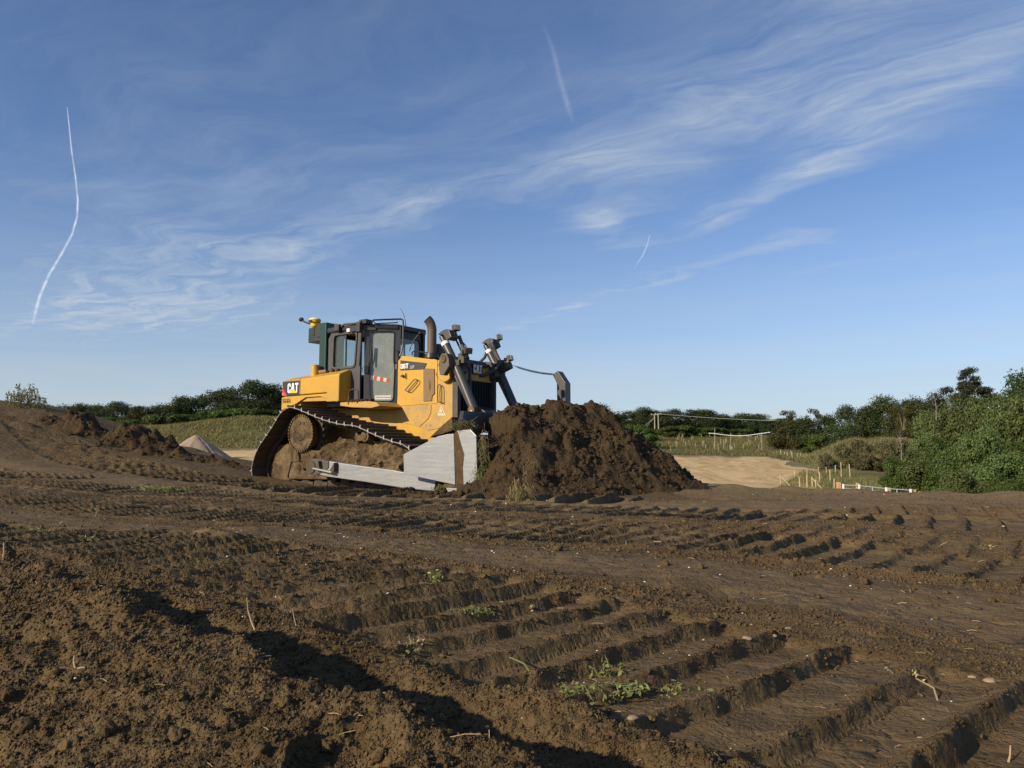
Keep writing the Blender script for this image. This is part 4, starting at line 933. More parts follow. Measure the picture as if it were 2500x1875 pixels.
def make_packed():
    m, w = material('packed_loam'); vec = w.n('ShaderNodeTexCoord').outputs['Object']; z = w.n('ShaderNodeSeparateXYZ', {0: vec}).outputs[2]
    c, n1, n2, n3 = soil_nodes(w, vec); k = w.math('MULTIPLY', w.ramp(w.noise(vec, 3.0, 5, .6, .8), .46, .60), w.ramp(w.noise(vec, 1.1, 2, .5), .42, .56))
    c = w.mix(.55, c, (.050, .034, .018)); c = w.mix(w.math('MULTIPLY', k, .7), c, (.20, .142, .078))
    b = w.n('ShaderNodeBsdfPrincipled', {'Base Color': c, 'Roughness': .95, 'Specular IOR Level': .15, 'Normal': soil_bump(w, vec, .8).outputs[0]}); finish(w, b.outputs[0]); return m
M['soilmix'] = make_packed()
M['yoke'] = make_paint('yoke_steel', (.085, .075, .06), dirt=(.22, .175, .11), amount=.7, rough=.6, low=False, spots=False)
undercarriage()

def blade():
    B0 = 2.03
    for s in (-1, 1):
        f = lambda x, y_, z: (x, s * y_, z)
        arm = [(-.20, .34), (-.10, .54), (.0, .57), (.60, .50), (1.33, .435), (1.93, .385), (2.55, .30), (2.86, .23), (2.84, .06), (2.2, .09), (1.34, .17), (.31, .25), (-.1, .30)]
        a = part(MB().prism(arm, 1.66, 1.77, frame=f), 'push_arm', M['steel'], bevel=.014)
        MB().prism([(-.24, .32), (-.20, .50), (-.08, .575), (.36, .53), (.36, .40), (.05, .27), (-.12, .27)], 1.60, 1.79, frame=f).build('trunnion_cap', M['dusty'], a, bevel=.02)
        MB().lathe([(-.01, .12), (.03, .115)], (-.10, s * 1.80, .42), 'y', 18).build('trunnion_pin', M['shoe'], a)
        MB().prism([(.06, .385), (.55, .315), (.55, .345), (.06, .41)], 1.77, 1.90, frame=f).build('arm_step', M['bright'], a, bevel=.006)
        MB().prism([(.12, .41), (.20, .41), (.17, .53)], 1.77, 1.86, frame=f).build('step_gusset', M['shoe'], a)
        MB().prism([(.46, .35), (.58, .345), (.585, .50)], 1.77, 1.86, frame=f).build('step_gusset', M['shoe'], a)
        # tail plate and wing plate at the blade's end
        pl = Us([(468, 825), (930, 582), (1060, 552), (1145, 548), (1165, 1238), (475, 1090)], -B0, z4)
        p = part(MB().prism(pl, B0 - .035, B0, frame=f), 'end_plate', M['steel'], bevel=.008)
        wn = Us([(1190, 507), (1370, 488), (1450, 575), (1462, 1120), (1435, 1175), (1390, 1210), (1280, 1236), (1270, 1000), (1290, 830), (1235, 650), (1215, 560)], -B0, z4)
        part(MB().prism(wn, B0 - .03, B0, frame=f), 'wing_plate', M['steel'], bevel=.008)
        st = Us([(1140, 545), (1192, 500), (1240, 640), (1300, 800), (1262, 960), (1275, 1150), (1282, 1240), (1170, 1240)], -B0, z4)
        part(MB().prism(st, B0 - .05, B0 - .008, frame=f), 'caked_mud', M['soilmix'], bevel=.01)
        eb = Us([(1030, 1278), (1210, 1288), (1195, 1345), (1100, 1352), (1060, 1335)], -B0, z4)
        part(MB().prism(eb, B0 - .08, B0 - .02, frame=f), 'end_bit', M['steel'], bevel=.006)
        br = Us([(1000, 1225), (1200, 1245), (1215, 1285), (1020, 1280), (985, 1260)], -B0, z4)
        part(MB().prism(br, B0 - .09, B0 - .03, frame=f), 'edge_bracket', M['mudtan'], bevel=.006)
    # moldboard: curved sheet with box back
    fr_ = [(3.62, .0), (3.50, .12), (3.40, .30), (3.36, .50), (3.38, .72), (3.46, .95)]
    bk = [(3.38, .97), (3.28, .72), (3.26, .5), (3.28, .3), (3.34, .10), (3.52, -.02)]
    mold = part(MB().prism(fr_ + bk, -B0 + .036, B0 - .036), 'moldboard', M['dusty'], bevel=.004)
    part(MB().prism([(3.27, .15), (3.27, .85), (3.02, .70), (2.95, .45), (3.02, .22)], -1.9, 1.9), 'blade_backbone', M['dusty'], bevel=.015)
    # spill guard on top, narrower than the blade
    tp = [U(*z4(1235, 240), -1.62)]
    g = MB()
    x0, x1 = 3.30, 3.38
    V = []
    for yy, zt in ((-1.86, 1.0), (-1.70, 1.335), (1.70, 1.335), (1.86, 1.0)):
        V += [(x1 + (.06 if zt < 1.2 else 0), yy, zt), (x0 + (.06 if zt < 1.2 else 0), yy, zt)]
    g.add(V, [(0, 2, 4, 6), (1, 7, 5, 3), (2, 3, 5, 4), (0, 1, 3, 2), (4, 5, 7, 6), (0, 6, 7, 1)])
    part(g, 'spill_guard', M['black'], bevel=.008)  # black stands in for the shade on the guard's front face
    # muddy shoulder behind the near end
    sh = Us([(885, 600), (1050, 440), (1190, 318), (1200, 430), (1190, 505), (1060, 550), (930, 582)], -1.80, z4)
    part(MB().prism(sh, 1.55, 1.86, frame=lambda x, y_, z: (x - .05, -y_, z)), 'caked_mud', M['soilmix'], bevel=.02)
    part(MB().prism(sh, 1.55, 1.86, frame=lambda x, y_, z: (x - .05, y_, z)), 'caked_mud', M['soilmix'], bevel=.02)
    part(MB().prism([(3.36, -.02), (3.70, -.05), (3.70, -.02), (3.60, .06)], -1.95, 1.95), 'cutting_edge', M['steel'])
    # sensor post on the far end
    q = [np.array((3.10, 1.82, 1.0)), np.array((3.10, 1.82, 2.00)), np.array((2.96, 1.80, 2.22))]
    pm = MB(); w2 = .105
    sec = lambda c, dx, dy: [(c[0] - dx, c[1] - dy, c[2]), (c[0] + dx, c[1] - dy, c[2]), (c[0] + dx, c[1] + dy, c[2]), (c[0] - dx, c[1] + dy, c[2])]
    S = [sec((3.10, 1.82, .9), .10, .10), sec((3.10, 1.82, 2.05), .10, .10), [(2.90, 1.72, 2.235), (3.02, 1.72, 2.30), (3.02, 1.92, 2.30), (2.90, 1.92, 2.235)]]
    V = [v for s in S for v in s]
    F = [(4 * i + j, 4 * i + (j + 1) % 4, 4 * i + 4 + (j + 1) % 4, 4 * i + 4 + j) for i in range(2) for j in range(4)] + [(3, 2, 1, 0), (8, 9, 10, 11)]
    part(pm.add(V, F), 'sensor_post', M['ram'], bevel=.01)
    # lift cylinders
    for s in (-1, 1):
        y = .66; ya = s * y
        f = lambda x, y_, z: (x, s * y_, z)
        A, Mi, Bt = np.array((2.03, ya, 2.78)), np.array((2.42, ya, 2.12)), np.array((2.77, ya, 1.43))
        c = part(MB().tube([A, A + (Mi - A) * .18], .055, 16).tube([A + (Mi - A) * .18, A + (Mi - A) * .26], .077, 18, 1).tube([A + (Mi - A) * .26, Mi], .074, 18), 'lift_cylinder', [M['ram'], M['white']], smooth=True)
        lo = Mi + (A - Mi) * .10
        MB().tube([lo, Mi + (Bt - Mi) * .55, Bt], [.082, .080, .078], 18).build('rod_sleeve', M['ram'], c, smooth=True)
        MB().tube([lo + np.array((-.09, 0, -.04)), Bt + np.array((-.13, 0, .10))], .025, 8).build('guide_pipe', M['ram'], c, smooth=True)
        MB().lathe([(-.11, .07), (.11, .07)], (Bt[0] + .02, ya, Bt[2] - .02), 'y', 16).build('rod_eye', M['mudtan'], c)
        MB().lathe([(-.13, .03), (.13, .03)], (Bt[0] + .04, ya, Bt[2] - .05), 'y', 12).build('rod_pin', M['bright'], c)
        # yoke and trunnion
        yk = part(MB().prism([(2.13, 2.16), (2.14, 2.34), (2.19, 2.43), (2.30, 2.43), (2.36, 2.32), (2.37, 2.20), (2.24, 2.04), (2.16, 2.05)], .74, .86, frame=f), 'cylinder_yoke', M['yoke'], bevel=.015)
        MB().lathe([(0, .075), (s * .02, .07), (s * .022, .045)], (2.23, s * .86, 2.33), 'y', 20).build('yoke_pin', M['mudtan'], yk)
        part(MB().prism([(2.15, 2.06), (2.18, 2.42), (2.42, 2.36), (2.44, 2.12), (2.25, 2.0)], .42, .57, frame=f), 'cylinder_yoke', M['dusty'], bevel=.015)
        # hose cover on top with lamps
        pc = Us([(90, 410), (150, 350), (215, 298), (320, 253), (392, 275), (462, 470), (345, 553), (318, 545), (240, 420), (205, 400), (150, 420)], -.76, z6)
        cv = part(MB().prism(pc, .54, .76, frame=f), 'hose_cover', M['ram'], bevel=.01)
        # hoses and pipe down the inside
        part(MB().tube([(2.30, s * .50, 2.78), (2.40, s * .50, 2.55), (2.52, s * .48, 2.38), (2.46, s * .40, 2.24), (2.32, s * .22, 2.12), (2.28, s * .10, 2.10)] if s > 0 else [(2.30, s * .50, 2.78), (2.40, s * .50, 2.55), (2.50, s * .50, 2.36), (2.50, s * .5, 2.2)], .034, 10), 'steel_hose', M['dusty'], smooth=True)
        part(MB().tube([(2.22, s * .52, 2.76), (2.34, s * .52, 2.55), (2.44, s * .50, 2.33)], .018, 7).tube([(2.26, s * .47, 2.76), (2.42, s * .46, 2.6), (2.50, s * .5, 2.42), (2.42, s * .55, 2.25)], .011, 6), 'hydraulic_hose', M['rubber'], smooth=True)
        if s > 0: part(MB().tube([(2.10, .62, 2.66), (2.05, .60, 2.52), (1.92, .56, 2.40), (1.95, .52, 2.28)], .028, 8), 'hydraulic_hose', M['rubber'], smooth=True)
        # valve block
        part(MB().box((2.46, s * .60, 2.36), (.13, .10, .16)).box((2.52, s * .62, 2.30), (.07, .12, .09)).lathe([(-.03, .03), (.06, .03)], (2.50, s * .66, 2.43), 'z', 8).lathe([(-.05, .025), (.06, .025)], (2.54, s * .6, 2.36), 'x', 8).box((2.42, s * .68, 2.27), (.10, .06, .10)), 'valve_block', M['dusty'], bevel=.008)
        # lamps
        for (lx, ly, lz, yaw, pit, bk) in ((2.36, .66, 2.90, -.35, .1, 0), (2.62, .64, 2.47, -.2 if s > 0 else 2.6, .25, 1)):
            r_ = Matrix.Rotation(yaw * (1 if s < 0 else -1), 3, 'Z') @ Matrix.Rotation(-pit, 3, 'Y')
            lm = part(MB().box((0, 0, 0), (.085, .145, .11)), 'work_lamp', M['dusty'], bevel=.022); lm.location = (lx, s * ly, lz); lm.rotation_euler = r_.to_euler()
            MB().box((.044, 0, 0), (.008, .12, .085)).build('lamp_glass', M['lens'], lm)
            part(MB().tube([(lx, s * ly, lz - .06), (lx - .05, s * ly, lz - .12), (lx - .12, s * ly, lz - .14)], .016, 6), 'lamp_stem', M['rubber'])
    # bracket and coiled cable from the far lamp to the post
    part(MB().prism([(2.28, 2.20), (2.30, 2.42), (2.62, 2.40), (2.66, 2.28), (2.5, 2.22)], .56, .70), 'lamp_bracket', M['dusty'], bevel=.01)
    a, b = np.array((2.66, .66, 2.335)), np.array((2.92, 1.74, 2.24)); n = 900; t = np.linspace(0, 1, n); d = (b - a); L = np.linalg.norm(d); d /= L
    e1 = np.cross(d, (0, 0, 1)); e1 /= np.linalg.norm(e1); e2 = np.cross(d, e1); turns = 38
    rad = .015 * np.clip(np.minimum(t * 14 - .8, (1 - t) * 25), 0, 1); sag = -.035 * 4 * t * (1 - t)
    pts = a + d * (t * L)[:, None] + np.outer(sag + .0, (0, 0, 1)) + (np.cos(t * turns * 2 * np.pi) * rad)[:, None] * e1 + (np.sin(t * turns * 2 * np.pi) * rad)[:, None] * e2
    part(MB().tube(pts[::2], .0055, 5), 'coiled_cable', M['rubber'])
blade()

# ------------------------------------------------------------------ heaps of soil and gravel
def rock_mesh(seed, sub, rough, flat=.75):
    bm = bmesh.new(); bmesh.ops.create_icosphere(bm, subdivisions=sub, radius=1); rg = np.random.default_rng(seed); off = rg.random(3) * 50
    V = np.array([v.co[:] for v in bm.verts]); k = 1 + rough * (pn(V[:, 0] * 1.4 + off[0] + V[:, 2], V[:, 1] * 1.4 + off[1] - V[:, 2] * .7, seed) + .5 * pn(V[:, 0] * 3.1 + off[2] + 2 * V[:, 2], V[:, 1] * 3.1 + V[:, 2], seed + 1) + .3 * pn(V[:, 0] * 7 + off[2] + 2 * V[:, 2], V[:, 1] * 7 + 3 * V[:, 2], seed + 2))
    V = V * k[:, None] * np.array([1, .85, flat]); F = np.array([[v.index for v in f.verts] for f in bm.faces]); bm.free(); return V, F
SHAPES = {}
def crumb_cloud(name, P, S, rg, mat='soil'):
    """a layer of loose crumbs: points with a size and a turn, clods set on them by geometry nodes"""
    if mat not in SHAPES:
        sh = bpy.data.collections.new('crumb_shapes')
        for k in range(6):
            V, F = rock_mesh(30 + k, 2 if k < 3 else 1, .65, .8); o = mesh_np('crumb', V, F, M[mat], False); COL.objects.unlink(o); sh.objects.link(o)
        t = bpy.data.node_groups.new('scatter_crumbs', 'GeometryNodeTree'); t.interface.new_socket('Geometry', in_out='INPUT', socket_type='NodeSocketGeometry'); t.interface.new_socket('Geometry', in_out='OUTPUT', socket_type='NodeSocketGeometry')
        gi, go = t.nodes.new('NodeGroupInput'), t.nodes.new('NodeGroupOutput'); ip = t.nodes.new('GeometryNodeInstanceOnPoints'); ci = t.nodes.new('GeometryNodeCollectionInfo'); ci.inputs['Collection'].default_value = sh; ci.inputs['Separate Children'].default_value = True; ci.inputs['Reset Children'].default_value = True
        ns = t.nodes.new('GeometryNodeInputNamedAttribute'); ns.data_type = 'FLOAT'; ns.inputs['Name'].default_value = 'size'; nr = t.nodes.new('GeometryNodeInputNamedAttribute'); nr.data_type = 'FLOAT_VECTOR'; nr.inputs['Name'].default_value = 'turn'
        L = t.links.new; L(gi.outputs[0], ip.inputs['Points']); L(ci.outputs[0], ip.inputs['Instance']); ip.inputs['Pick Instance'].default_value = True; L(ns.outputs['Attribute'], ip.inputs['Scale']); L(nr.outputs['Attribute'], ip.inputs['Rotation']); L(ip.outputs[0], go.inputs[0])
        SHAPES[mat] = t
    n = len(P); me = bpy.data.meshes.new(name); me.vertices.add(n); me.vertices.foreach_set('co', np.ascontiguousarray(P, np.float32).ravel())
    me.attributes.new('size', 'FLOAT', 'POINT').data.foreach_set('value', S.astype(np.float32)); me.attributes.new('turn', 'FLOAT_VECTOR', 'POINT').data.foreach_set('vector', (rg.random((n, 3)) * 6.28).astype(np.float32).ravel())
    o = bpy.data.objects.new(name, me); COL.objects.link(o); md = o.modifiers.new('scatter', 'NODES'); md.node_group = SHAPES[mat]; return tag(o, kind='stuff')
def heap_crumbs(heap_ob, V, F, n, seed):
    rg = np.random.default_rng(seed + 500); A, B, C = V[F[:, 0]], V[F[:, 1]], V[F[:, 3]]; ar = np.linalg.norm(np.cross(B - A, C - A), axis=1); k = rg.choice(len(F), n, p=ar / ar.sum()); u = rg.random((n, 2)); P = A[k] + (B - A)[k] * u[:, :1] + (C - A)[k] * u[:, 1:]
    W = P + np.array(heap_ob.location); nz_ = np.cross(B - A, C - A)[k]; nz_ = np.abs(nz_[:, 2]) / (np.linalg.norm(nz_, axis=1) + 1e-12)
    m = (nz_ > .42) & (rg.random(n) < np.clip(.5 + .9 * fbm(W[:, 0], W[:, 1], 1.6, 2, seed), .12, 1)); P = P[m]; S = .006 + .014 * rg.random(len(P)) ** 2 + .045 * rg.random(len(P)) ** 14
    o = crumb_cloud('crumbs', P, S, rg, 'darksoil'); o.parent = heap_ob
def heap(name, crest, slope, ext, res, mat, label, cat, amp=1.0, base=None, clip=None, seed=1, rills=0, group=None, sink=.06, dense=0):
    """mound: highest of the cones hung on the crest points (x, y, z)"""
    C = np.array(crest, float); x0, x1, y0, y1 = ext
    # points along the crest
    P = [C[0]] if len(C) == 1 else []
    for i in range(len(C) - 1):
        for t in np.linspace(0, 1, 7, endpoint=False): P.append(C[i] * (1 - t) + C[i + 1] * t)
    P = np.array(P + [C[-1]])
    xs = np.arange(x0, x1, res); ys = np.arange(y0, y1, res); X, Y = np.meshgrid(xs, ys, indexing='ij')
    wx = X + .16 * amp * fbm(X, Y, 1.1, 3, seed); wy = Y + .16 * amp * fbm(X, Y, 1.1, 3, seed + 4)
    H = np.full(X.shape, -9.)
    for p in P: H = np.maximum(H, p[2] - slope * np.sqrt((wx - p[0]) ** 2 + (wy - p[1]) ** 2 + .02))
    G = base(X, Y) if base else ground_z(X, Y, np.full(X.shape, .08))
    up = np.clip((H - G) / .25, 0, 1)
    k = res * 2.2
    fd = lambda c: float(np.clip(c / k - .35, 0, 1))
    det = amp * (.10 * fbm(X, Y, 1.4, 3, seed + 7) + .50 * lumps(X, Y, .42, seed + 1, .30) * fd(.2) + .75 * lumps(X, Y, .20, seed + 2, .5) * fd(.1) + .9 * lumps(X, Y, .095, seed + 3, .6) * fd(.048) + .9 * lumps(X, Y, .05, seed + 6, .6) * fd(.026)
                 + .02 * fbm(X, Y, 7, 3, seed + 8))
    if rills:
        a = np.arctan2(Y - C[0][1], X - C[0][0]); det = det - rills * np.abs(pn(a * 4 + .3 * fbm(X, Y, .6, 2, seed), a * 0 + 3, seed)) * up
    Z = H + det * up
    if clip is not None: Z = clip(X, Y, Z)
    keep = Z > G - sink
    Z = np.maximum(Z, G - sink - .05)
    n, m = X.shape; I = np.arange(n * m).reshape(n, m)
    kk = keep[:-1, :-1] | keep[1:, :-1] | keep[:-1, 1:] | keep[1:, 1:]
    F = np.stack([I[:-1, :-1], I[1:, :-1], I[1:, 1:], I[:-1, 1:]], -1)[kk]
    used = np.unique(F); mp = np.full(n * m, -1); mp[used] = np.arange(len(used))
    c0 = np.array([C[:, 0].mean(), C[:, 1].mean(), 0.])
    V = np.stack([X.ravel(), Y.ravel(), Z.ravel()], -1)[used] - c0
    o = mesh_np(name, V, mp[F], mat, smooth=True); o.location = c0
    if dense: heap_crumbs(o, V, mp[F], dense, seed)
    return tag(o, label, cat, group)

def pushed_heap():
    cr = [dloc(p) for p in ((3.72, -1.35, 1.34), (3.74, -.9, 1.54), (3.85, -.4, 1.58), (3.95, .1, 1.58), (4.02, .5, 1.62), (4.14, .85, 1.70), (4.40, .75, 1.34), (4.75, .62, .92), (5.2, .4, .72), (5.65, .2, .46), (5.95, .05, .20))]
    def clip(X, Y, Z):
        xf = (X - DO[0]) * _f[0] + (Y - DO[1]) * _f[1]; y = (X - DO[0]) * _l[0] + (Y - DO[1]) * _l[1]
        wall = 3.50 + .05 * fbm(X, Y, 4, 2, 5)
        lim = np.where(np.abs(y) < 2.0, np.where(xf > wall, 9, -1.0), -.05 + np.maximum(0, xf - 3.98) * .85 + .05 * np.maximum(0, abs(y) - 2.1))
        lim = np.where((y < -1.2) & (np.abs(y) < 2.05) & (xf > wall), .08 + 1.25 * np.maximum(0, xf - 3.92) + .95 * (y + 2.05), lim)
        jag = .8 * lumps(X + .06 * fbm(X, Y, 5, 2, 8), Y, .26, 31, .55)
        cz = np.exp(-(((xf - 4.15) / .5) ** 2 + ((y - .75) / .55) ** 2))
        return np.minimum(Z + cz * jag * .8, lim)
    c = dloc((4.6, 0, 0))
    heap('soil_heap', cr, .80, (c[0] - 3.6, c[0] + 4.2, c[1] - 4.3, c[1] + 3.6), .021, M['darksoil'], 'tall dark brown soil heap in front of the bulldozer blade', 'soil heap', 1.0, clip=clip, seed=20, dense=26000)
pushed_heap()
def crestpx(pts): return [at(*p) for p in pts]
heap('soil_heap', crestpx([(140, 1012, 22.5), (175, 1004, 22.5), (205, 1012, 22.4), (225, 1030, 22.3)]), .62, (-16, -8.5, 19.5, 25.5), .038, M['darksoil'], 'brown soil heap below the weedy bank top with trees behind', 'soil heap', 1.9, seed=40, dense=3500)  # darker soil colour stands in for shadow among the clods
heap('soil_heap', crestpx([(300, 1040, 20.8), (328, 1030, 20.8), (345, 1040, 20.7)]), .60, (-13, -7, 18.0, 23.5), .036, M['darksoil'], 'pointed dark soil heap in front of the two thin poles', 'soil heap', 1.7, seed=50, dense=3500)
heap('clod_ridge', crestpx([(210, 1080, 19.5), (300, 1092, 19), (380, 1089, 18.6), (440, 1102, 18.2), (520, 1115, 17.8), (590, 1129, 17.2), (625, 1138, 16.8)]), .55, (-12.5, -5, 15.6, 21.5), .036, M['darksoil'], 'long low ridge of dark clods behind the bulldozer tracks', 'soil heap', 2.6, seed=60, dense=6000)
heap('weedy_bank', crestpx([(-40, 985, 25.6), (60, 988, 25.4), (95, 994, 25.2), (110, 1006, 25)]), .55, (-21, -13.5, 22.5, 28.5), .055, M['darksoil'], 'dark crumbling bank crest carrying a clump of weeds', 'soil bank', 1.3, seed=70)
hp = hit(480, 1124, 40, 100); d_ = 62.0
heap('sand_pile', [at(479, 1058, d_)], .70, (-31, -20, 55, 70), .09, M['sand'], 'largest pale conical sand pile beside the bulldozer', 'sand pile', .25, base=farland, seed=80, rills=.22)
heap('sand_pile', [at(364, 1054, 70)], .62, (-40, -27, 64, 77), .12, M['sand'], 'small pale sand pile showing behind the pointed dark heap', 'sand pile', .25, base=farland, seed=90, rills=.2)

# ------------------------------------------------------------------ trees and bushes
def leaf_quads(C, N, S, rg):
    """one bent leaf (two triangles) per centre, facing N, size S"""
    n = len(C); r = rg.normal(size=(n, 3)); t = np.cross(N, r); t /= np.linalg.norm(t, axis=1)[:, None] + 1e-9; b = np.cross(N, t)
    S = S[:, None]; V = np.stack([C - t * S, C + b * S * .45 + N * S * .12, C + t * S, C - b * S * .45 + N * S * .12], 1).reshape(-1, 3)
    return V, np.arange(n * 4).reshape(n, 4)
def crown_mesh(name, seed, lobes, leaf, count, mat, shell=.55, squash=.8, up=.35):
    rg = np.random.default_rng(seed); L = np.array(lobes, float); w = L[:, 3] ** 2; w /= w.sum()
    k = rg.choice(len(L), count, p=w); d = rg.normal(size=(count, 3)); d /= np.linalg.norm(d, axis=1)[:, None]
    rad = (shell + (1 - shell) * rg.random(count)) * (1 + .10 * rg.normal(size=count))
    # clumps: bunch directions towards a few twigs per lobe
    tw = rg.normal(size=(len(L), 26, 3)); tw /= np.linalg.norm(tw, axis=2)[..., None]
    pick = tw[k, rg.integers(0, 26, count)]; mixd = d * .55 + pick; mixd /= np.linalg.norm(mixd, axis=1)[:, None]
    P = L[k, :3] + mixd * (L[k, 3] * rad)[:, None] * np.array([1, 1, squash])
    N = mixd + .8 * rg.normal(size=(count, 3)) + np.array([0, 0, up]); N /= np.linalg.norm(N, axis=1)[:, None]
    V, F = leaf_quads(P, N, leaf * (.6 + .8 * rg.random(count)), rg)
    return V, F
def make_tree(name, seed, h, w, mat, leaf, count, kind='broad', bark='bark'):
    """prototype tree: > trunk, crown"""
    rg = np.random.default_rng(seed); lobes = []; mb = MB()
    if kind == 'broad':
        th = h * .30
        for i in range(22):
            a = rg.random() * 6.28; q = rg.random(); r = w * .5 * (1 - .55 * q ** 1.6) * math.sqrt(rg.random()) * .85; z = h * (.14 + .66 * q)
            lobes.append((r * math.cos(a), r * math.sin(a), z, h * (.13 + .09 * rg.random())))
        lobes += [(0, w * .2, h * .2, h * .17), (0, -w * .2, h * .2, h * .17), (0, 0, h * .62, h * .24), (rg.normal() * .05 * w, 0, h * .80, h * .17), (w * .2, 0, h * .42, h * .2), (-w * .2, 0, h * .42, h * .2)]
    elif kind == 'bush':
        th = h * .18
        for i in range(16):
            a = rg.random() * 6.28; q = rg.random(); r = w * .42 * (1 - .5 * q * q) * math.sqrt(rg.random()); z = h * (.10 + .68 * q)
            lobes.append((r * math.cos(a), r * math.sin(a), z, h * (.13 + .10 * rg.random())))
        lobes += [(0, 0, h * .30, h * .30), (0, 0, h * .6, h * .22)]
    elif kind == 'pine':
        th = h * .5
        for i in range(34):
            q = rg.random(); a = rg.random() * 6.28; r = w * .5 * (1 - .7 * q) * (.2 + .8 * rg.random()); z = h * (.5 + .45 * q)
            lobes.append((r * math.cos(a), r * math.sin(a), z, h * (.065 + .05 * rg.random())))
        lobes += [(0, 0, h * .93, h * .07), (0, 0, h * .8, h * .09)]
    elif kind == 'thin':
        th = h * .4
        for i in range(14):
            q = rg.random(); a = rg.random() * 6.28; r = w * .4 * (1 - .5 * q); lobes.append((r * math.cos(a), r * math.sin(a), h * (.35 + .55 * q), h * .08))
    r0 = h * (.022 if kind != 'thin' else .009)
    mb.tube([(0, 0, -.4), (.02 * h * rg.normal(), .02 * h * rg.normal(), th), (.03 * h * rg.normal(), .03 * h * rg.normal(), h * .72)], [r0 * 1.25, r0, r0 * .35], 8)
    for lb in lobes[:9]: mb.tube([(0, 0, th * (.7 + .5 * rg.random())), (lb[0] * .5, lb[1] * .5, (th + lb[2]) * .55), lb[:3]], [r0 * .5, r0 * .33, r0 * .1], 5)
    root = bpy.data.objects.new(name, None); root.empty_display_size = .5
    t = mb.build('trunk', M[bark], None); COL.objects.unlink(t); t.parent = root
    sq = .45 if kind == 'pine' else .85
    V, F = crown_mesh('crown', seed + 1, lobes, leaf, count, None, .5 if kind != 'pine' else .2, sq)
    c = mesh_np('crown', V, F, M[mat]); COL.objects.unlink(c); c.parent = root
    return root
PROTO = {}
def proto(key, *a, **k):
    PROTO[key] = (make_tree(*a, **k), a[2], a[3])
proto('oak0', 'oak_tree', 11, 12, 13, 'oak', .20, 13000); proto('oak1', 'oak_tree', 12, 12, 11, 'oak', .20, 12000); proto('oak2', 'oak_tree', 13, 12, 15, 'oak', .20, 13000)
proto('oak3', 'oak_tree', 14, 10, 12, 'olive', .20, 11000)
proto('bushf', 'hedge_bush', 15, 4, 7, 'haw', .15, 9000, kind='bush')
proto('willow0', 'willow_bush', 16, 7, 8, 'willow', .105, 26000, kind='bush'); proto('willow1', 'willow_bush', 17, 7, 9, 'willow', .105, 26000, kind='bush')
proto('haw0', 'hawthorn_bush', 18, 5, 7, 'haw', .10, 24000, kind='bush'); proto('haw1', 'hawthorn_bush', 19, 5, 6, 'willow', .10, 22000, kind='bush')
proto('bramble', 'bramble_bush', 23, 3, 5, 'scrub', .10, 6000, kind='bush')
proto('pine', 'pine_tree', 20, 16, 12, 'pine', .16, 22000, kind='pine')
proto('birch', 'birch_tree', 21, 9, 5, 'olive', .12, 2600, kind='thin', bark='palebark')
def plant(key, px, Y, ytop, label, cat, group, wpx=None, zbase=None, rz=None, name=None):
    """tree whose foot stands on the land Y metres ahead and whose top reaches picture row ytop"""
    root, h, w = PROTO[key]; p = at(px, YH, Y); z = float(farland(p[0], p[1])) if zbase is None else zbase
    H = at(px, ytop, Y)[2] - z; s = max(H, .6) / h * 1.07; sx = s if wpx is None else wpx / FPX * Y / w
    o = root.copy(); COL.objects.link(o); o.location = (p[0], p[1], z - .05); o.scale = (sx, sx, s); o.rotation_euler = (0, 0, rng.random() * 6.28 if rz is None else rz)
    for ch in root.children:
        c = ch.copy(); COL.objects.link(c); c.parent = o
    if name: o.name = name
    tag(o, label, cat, group); return o
# left tree line beyond the grassy bank
LT = [('oak3', 105, 150, 985, 130), ('oak1', 150, 175, 988, 130), ('oak0', 185, 170, 984, 130), ('oak1', 225, 175, 986, 130), ('oak2', 275, 160, 980, 170), ('oak0', 325, 175, 992, 130), ('oak3', 355, 150, 990, 150), ('oak1', 395, 165, 986, 130),
      ('oak0', 432, 150, 966, 160), ('oak2', 488, 152, 964, 160), ('oak1', 545, 148, 948, 160), ('oak2', 605, 140, 928, 200), ('oak0', 668, 142, 936, 170), ('oak1', 735, 145, 950, 160)]
LB = [(300, 140, 1024, 120), (380, 128, 1012, 130), (445, 126, 1010, 140), (520, 124, 1000, 160), (590, 124, 996, 150), (655, 122, 998, 160), (245, 142, 1018, 120)]
ORD = ['leftmost', 'second', 'third', 'fourth', 'fifth', 'sixth', 'seventh', 'eighth', 'ninth', 'tenth', 'eleventh', 'twelfth', 'thirteenth', 'fourteenth', 'fifteenth', 'sixteenth']
def nth(i, what): return ORD[i] + (' of the ' if i == 0 else ' from the left of the ') + what
for i, (k, px, Y, yt, w) in enumerate(LT):
    plant(k, px, Y, yt, ('yellowish ' if k == 'oak3' else 'dark ') + 'tree, ' + nth(i, 'wood beyond the grassy bank'), 'tree', 'trees of the wood behind the bank', w)
for i, (px, Y, yt, w) in enumerate(sorted(LB)):
    plant('bushf', px, Y, yt, 'low green bush, ' + nth(i, 'hedge before the wood'), 'bush', 'bushes along the wood behind the bank', w)
